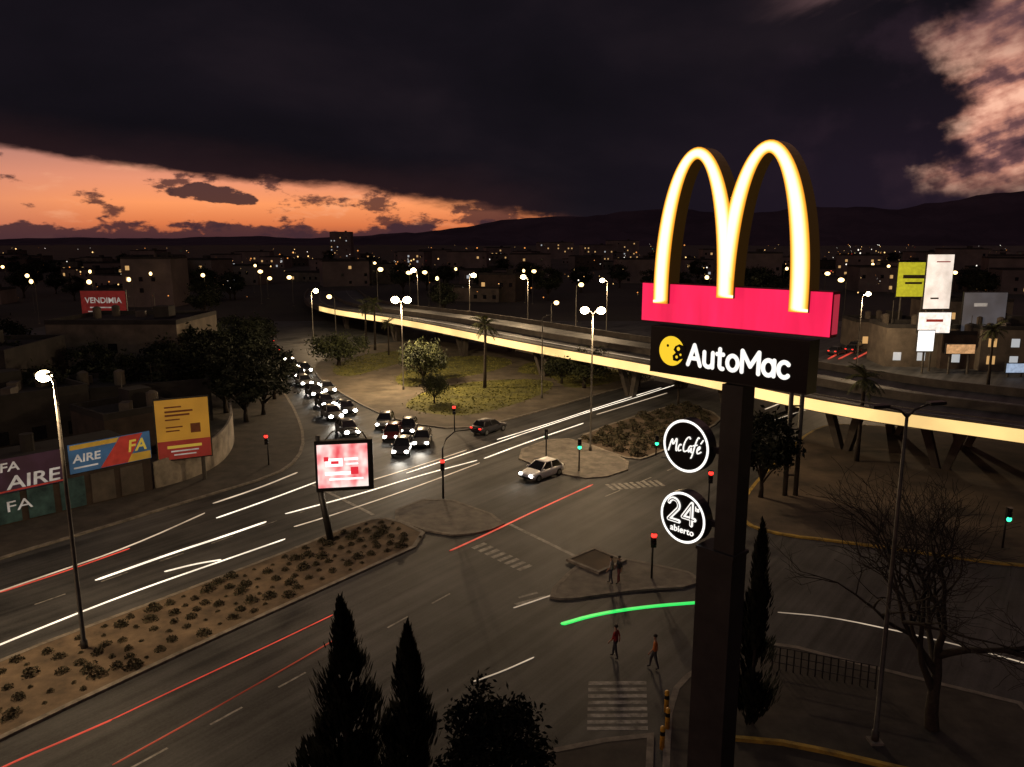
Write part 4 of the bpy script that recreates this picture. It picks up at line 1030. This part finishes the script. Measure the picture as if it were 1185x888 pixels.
def bare_tree(x, y, seed):
    rng = random.Random(seed); t = thing('bare_tree', 'large leafless tree with spreading twigs at the lower right', 'tree', (x, y, .1))
    tk = MB(); br = MB()
    def grow(mb, p, d_, l, r_, dep):
        pts = [p]; rads = [r_]; q = p.copy(); dd = d_.copy()
        for i in range(4):
            dd = (dd+Vector((rng.gauss(0, .15), rng.gauss(0, .15), rng.gauss(.03, .09)))).normalized(); q = q+dd*l/4; pts.append(q.copy()); rads.append(max(.008, r_*(1-.12*(i+1))))
        mb.tube(pts, rads, 8 if dep > 4 else (5 if dep > 2 else 3), cap=False)
        if dep == 0: return
        for k in range(5 if dep == 6 else 3):
            nd = (dd+Vector((rng.gauss(0, .75), rng.gauss(0, .75), rng.gauss(.12, .36)))).normalized()
            s = pts[-1] if k < 2 else pts[rng.choice([2, 3])]
            grow(br, s, nd, l*rng.uniform(.68, .92), r_*.58, dep-1)
    grow(tk, Vector((0, 0, 0)), Vector((.02, 0, 1)), 3.1, .30, 6)
    tk.build('trunk', M_['bark'], t, True); br.build('branches', mat('twig_bark', (.028, .021, .016), (.012, .010, .008), 5, .95), t, True)
q = g(1078, 846); bare_tree(q.x, q.y, 9)
def palm_proto(label, h, seed, fr=16, fl=2.3):
    rng = random.Random(seed); t = thing('palm_tree', label, 'palm')
    b = MB(); b.tube([(0, 0, 0), (.06, 0, h*.3), (.1, .04, h*.7), (.08, .05, h)], [.26, .2, .17, .2], 9); b.build('trunk', M_['bark'], t, True)
    b = MB()
    for i in range(fr*2):
        a = i*2.4; el_ = rng.uniform(-.5, 1.2); L = fl*rng.uniform(.8, 1.1)
        p = Vector((.08, .05, h)); d_ = Vector((math.cos(a)*math.cos(el_), math.sin(a)*math.cos(el_), math.sin(el_))); sd = Vector((-math.sin(a), math.cos(a), 0))
        for k in range(9):
            q = p+d_*L/9; d_ = (d_+Vector((0, 0, -.16))).normalized(); w_ = .42*math.sin(math.pi*(k+.9)/10.2)
            for s in (-1, 1):
                b.add([p, q, q+sd*s*w_+d_*.15-Vector((0, 0, w_*.45))], [(0, 1, 2)], rng.randrange(3))
            p = q
    b.build('crown', LM, t)
    return t
pm0 = palm_proto('palm at the left of the park in front of the overpass end', 8.5, 4); q = g(434, 406); pm0.location = (q.x, q.y, 0)
for (px, py, pt, lab) in ((424, 402, 352, 'shorter palm leftmost beside the overpass end'), (561, 450, 372, 'palm in the middle of the park by the overpass'), (1143, 448, 378, 'full crowned palm in front of the right hand shops'), (991, 535, 432, 'tall slim palm beside the overpass right of the big sign'), (785, 470, 440, 'small palm on the planted median behind the name board'), (450, 412, 372, 'low palm between the plaza lamp and the overpass')):
    q = g(px, py); s = at(px, pt, q.y).z/9.0; dup(pm0, (q.x, q.y, 0), px*.1, (max(.6, s), max(.6, s), s), lab)
protos = []
for sd in range(5):
    rng = random.Random(50+sd); b = MB()
    for i in range(170):
        while True:
            q = Vector((rng.uniform(-1, 1), rng.uniform(-1, 1), rng.uniform(0, 1)))
            if q.length < 1: break
        q = Vector((q.x*.42*rng.uniform(.8, 1.2), q.y*.42, q.z*.40))
        b.leaf(q, rng.uniform(.05, .11), rng, rng.choice([0, 1, 1]))
    for i in range(14):
        a = rng.random()*6.28; d_ = Vector((math.cos(a)*.5, math.sin(a)*.5, 1)).normalized(); L = rng.uniform(.35, .58); sdv = Vector((-math.sin(a), math.cos(a), 0))
        b.add([-sdv*.012, sdv*.012, d_*L], [(0, 1, 2)], 0)
    protos.append(b)
meshes = [pb.build('dry_shrub', [M_['shrub'], M_['shrub2']]) for pb in protos]
mp_ = pxpoly(MEDIAN); pl_ = pxpoly(PLANT)
_, mi = inset(mp_, .7); _, pi_ = inset(pl_, 1.0)
spots = []; tries = 0
while len(spots) < 200 and tries < 20000:
    tries += 1
    q = (RN.uniform(-36, 0), RN.uniform(20, 52))
    if not inpoly(q, mi) or any((q[0]-s[0])**2+(q[1]-s[1])**2 < .6 for s in spots) or abs(q[0]/q[1]) > .78: continue
    spots.append(q)
for k, q in enumerate(spots):
    o = meshes[k % 5] if k < 5 else meshes[k % 5].copy()
    if k >= 5: COL.objects.link(o)
    s = RN.choice([.3, .4, .55, .7, .95]); o.location = (q[0], q[1], .11); o.rotation_euler = (0, 0, RN.random()*6); o.scale = (s*1.1, s, s*RN.uniform(.8, 1.2))
    tag(o, 'low dry shrub planted in the soil of the left median', 'shrub', 'dry shrubs on the left median')
sp2 = []; tries = 0
while len(sp2) < 60 and tries < 9000:
    tries += 1
    q = (RN.uniform(5, 40), RN.uniform(60, 105))
    if inpoly(q, pi_) and all((q[0]-s[0])**2+(q[1]-s[1])**2 > 1.6 for s in sp2): sp2.append(q)
for k, q in enumerate(sp2):
    o = meshes[k % 5].copy(); COL.objects.link(o); s = RN.uniform(1.2, 2.2); o.location = (q[0], q[1], .11); o.scale = (s, s, s*.8); o.rotation_euler = (0, 0, RN.random()*6)
    tag(o, 'dry shrub on the planted median beyond the white car', 'shrub', 'shrubs on the far planted median')

# ------------------------------------------------------------------ small street furniture
q = g(914, 575); zt = at(914, 454, q.y).z
t = thing('twin_mast', 'pair of dark steel posts joined by ties right of the big sign column', 'mast', (q.x, q.y, .1))
for x in (-.42, .42): b = MB(); b.tube([(x, 0, 0), (x, 0, zt)], [.2, .17], 10); b.build('post', M_['steel'], t, True)
for k in range(4): box_part('tie', (0, 0, zt*(.2+.22*k)), (.62, .12, .12), M_['steel'], t)
t = thing('fence', 'low dark metal railing along the pavement behind the big sign column', 'fence', tuple(g(893, 776).xy)+(.12,))
a0 = g(893, 776); a1 = g(1012, 800); dv = a1-a0; n = 14
for i in range(n+1):
    c = dv*i/n; b = MB(); b.tube([(c.x, c.y, 0), (c.x, c.y, 1.15)], .035, 6); b.build('post', M_['dark'], t)
for z_ in (.35, .75, 1.12):
    b = MB(); b.tube([(0, 0, z_), (dv.x, dv.y, z_)], .025, 6); b.build('rail', M_['dark'], t)
ybm = mat('yellow_bollard_paint', (.6, .32, .03), (.4, .2, .02), 4, .5)
for k, (px, py, lab) in enumerate(((766, 868, 'yellow bollard nearest the bottom edge beside the zebra crossing'), (772, 846, 'yellow bollard in the middle beside the zebra crossing'), (771, 825, 'yellow bollard farthest back beside the zebra crossing'))):
    q = g(px, py); t = thing('bollard', lab, 'bollard', (q.x, q.y, .05))
    b = MB(); b.tube([(0, 0, 0), (0, 0, .95), (0, 0, 1.0)], [.1, .1, .06], 12); b.build('post', ybm, t, True)
    b = MB(); b.tube([(0, 0, .62), (0, 0, .8)], .104, 12); b.build('band', M_['black'], t)
q = g(690, 652); t = thing('planter_bed', 'square planter bed with stone edge on the crossing island', 'planter', (q.x, q.y, .11), .75)
for s in (-1, 1): box_part('edge', (s*1.25, 0, .08), (.2, 2.7, .16), M_['kerb'], t); box_part('edge', (0, s*1.25, .08), (2.3, .2, .16), M_['kerb'], t)
box_part('soil', (0, 0, .06), (2.28, 2.28, .12), M_['dirt2'], t)

# ------------------------------------------------------------------ people
def person(px, py, rz, shirt, trousers, label, stride=.0, h=1.0, z0=.12):
    q = g(px, py, z0)
    nodes = [(0, 0, .95, .135), (0, 0, 1.14, .12), (0, .01, 1.34, .145), (0, .0, 1.49, .058), (0, .02, 1.60, .085), (0, .02, 1.69, .08)]
    ed = [(0, 1), (1, 2), (2, 3), (3, 4), (4, 5)]
    for s in (-1, 1):
        i = len(nodes); st = stride*s
        nodes += [(s*.17, 0, 1.42, .062), (s*.235, -.02-st*.4, 1.14, .046), (s*.23, .07-st, .90, .034), (s*.225, .10-st, .80, .038)]
        ed += [(2, i), (i, i+1), (i+1, i+2), (i+2, i+3)]
        i = len(nodes)
        nodes += [(s*.1, 0, .88, .095), (s*.105, .04+st*.6, .49, .065), (s*.105, st, .09, .045), (s*.11, .15+st, .045, .04)]
        ed += [(0, i), (i, i+1), (i+1, i+2), (i+2, i+3)]
    me = bpy.data.meshes.new('person_body'); me.from_pydata([n[:3] for n in nodes], ed, [])
    o = bpy.data.objects.new('body', me); COL.objects.link(o)
    o.modifiers.new('s', 'SKIN')
    for i, n in enumerate(nodes): me.skin_vertices[0].data[i].radius = (n[3], n[3]*.85)
    me.skin_vertices[0].data[0].use_root = True
    sm = o.modifiers.new('d', 'SUBSURF'); sm.levels = 2; sm.render_levels = 2
    dg = bpy.context.evaluated_depsgraph_get(); m2 = bpy.data.meshes.new_from_object(o.evaluated_get(dg))
    bpy.data.objects.remove(o)
    m2.materials.clear()
    shm = mat('shirt', shirt, None, 8, .8); trm = mat('trousers', trousers, None, 8, .8)
    for m in (M_['skin'], shm, trm, M_['rubber']): m2.materials.append(m)
    for p in m2.polygons:
        z_ = p.center.z; x_ = abs(p.center.x)
        p.material_index = 3 if z_ < .1 else (2 if z_ < .98 and x_ < .195 else (1 if z_ < 1.47 and not (x_ > .19 and z_ < 1.12) else 0)); p.use_smooth = True
    t = thing('person', label, 'person', q, rz); t.scale = (h, h, h)
    ob = bpy.data.objects.new('body', m2); COL.objects.link(ob); ob.parent = t
    b = MB(); b.ball((0, -.005, 1.70), .1, 0, 12, 8, (.92, 1.05, .85)); b.build('hair', M_['hair'], t, True)
    return t
person(707, 676, 1.2, (.4, .33, .32), (.05, .05, .07), 'person in a pale top standing left of the pair on the crossing island', .12)
person(716, 675, 1.9, (.03, .03, .035), (.25, .07, .07), 'person in dark top standing right of the pair on the crossing island', -.12, .97)
person(757, 774, 1.4, (.55, .16, .03), (.04, .04, .05), 'person in an orange vest walking on the road above the zebra crossing', .2, z0=.01)
person(712, 762, 1.0, (.30, .02, .02), (.03, .03, .04), 'person in a dark red top walking on the road above the zebra crossing', .18, z0=.01)
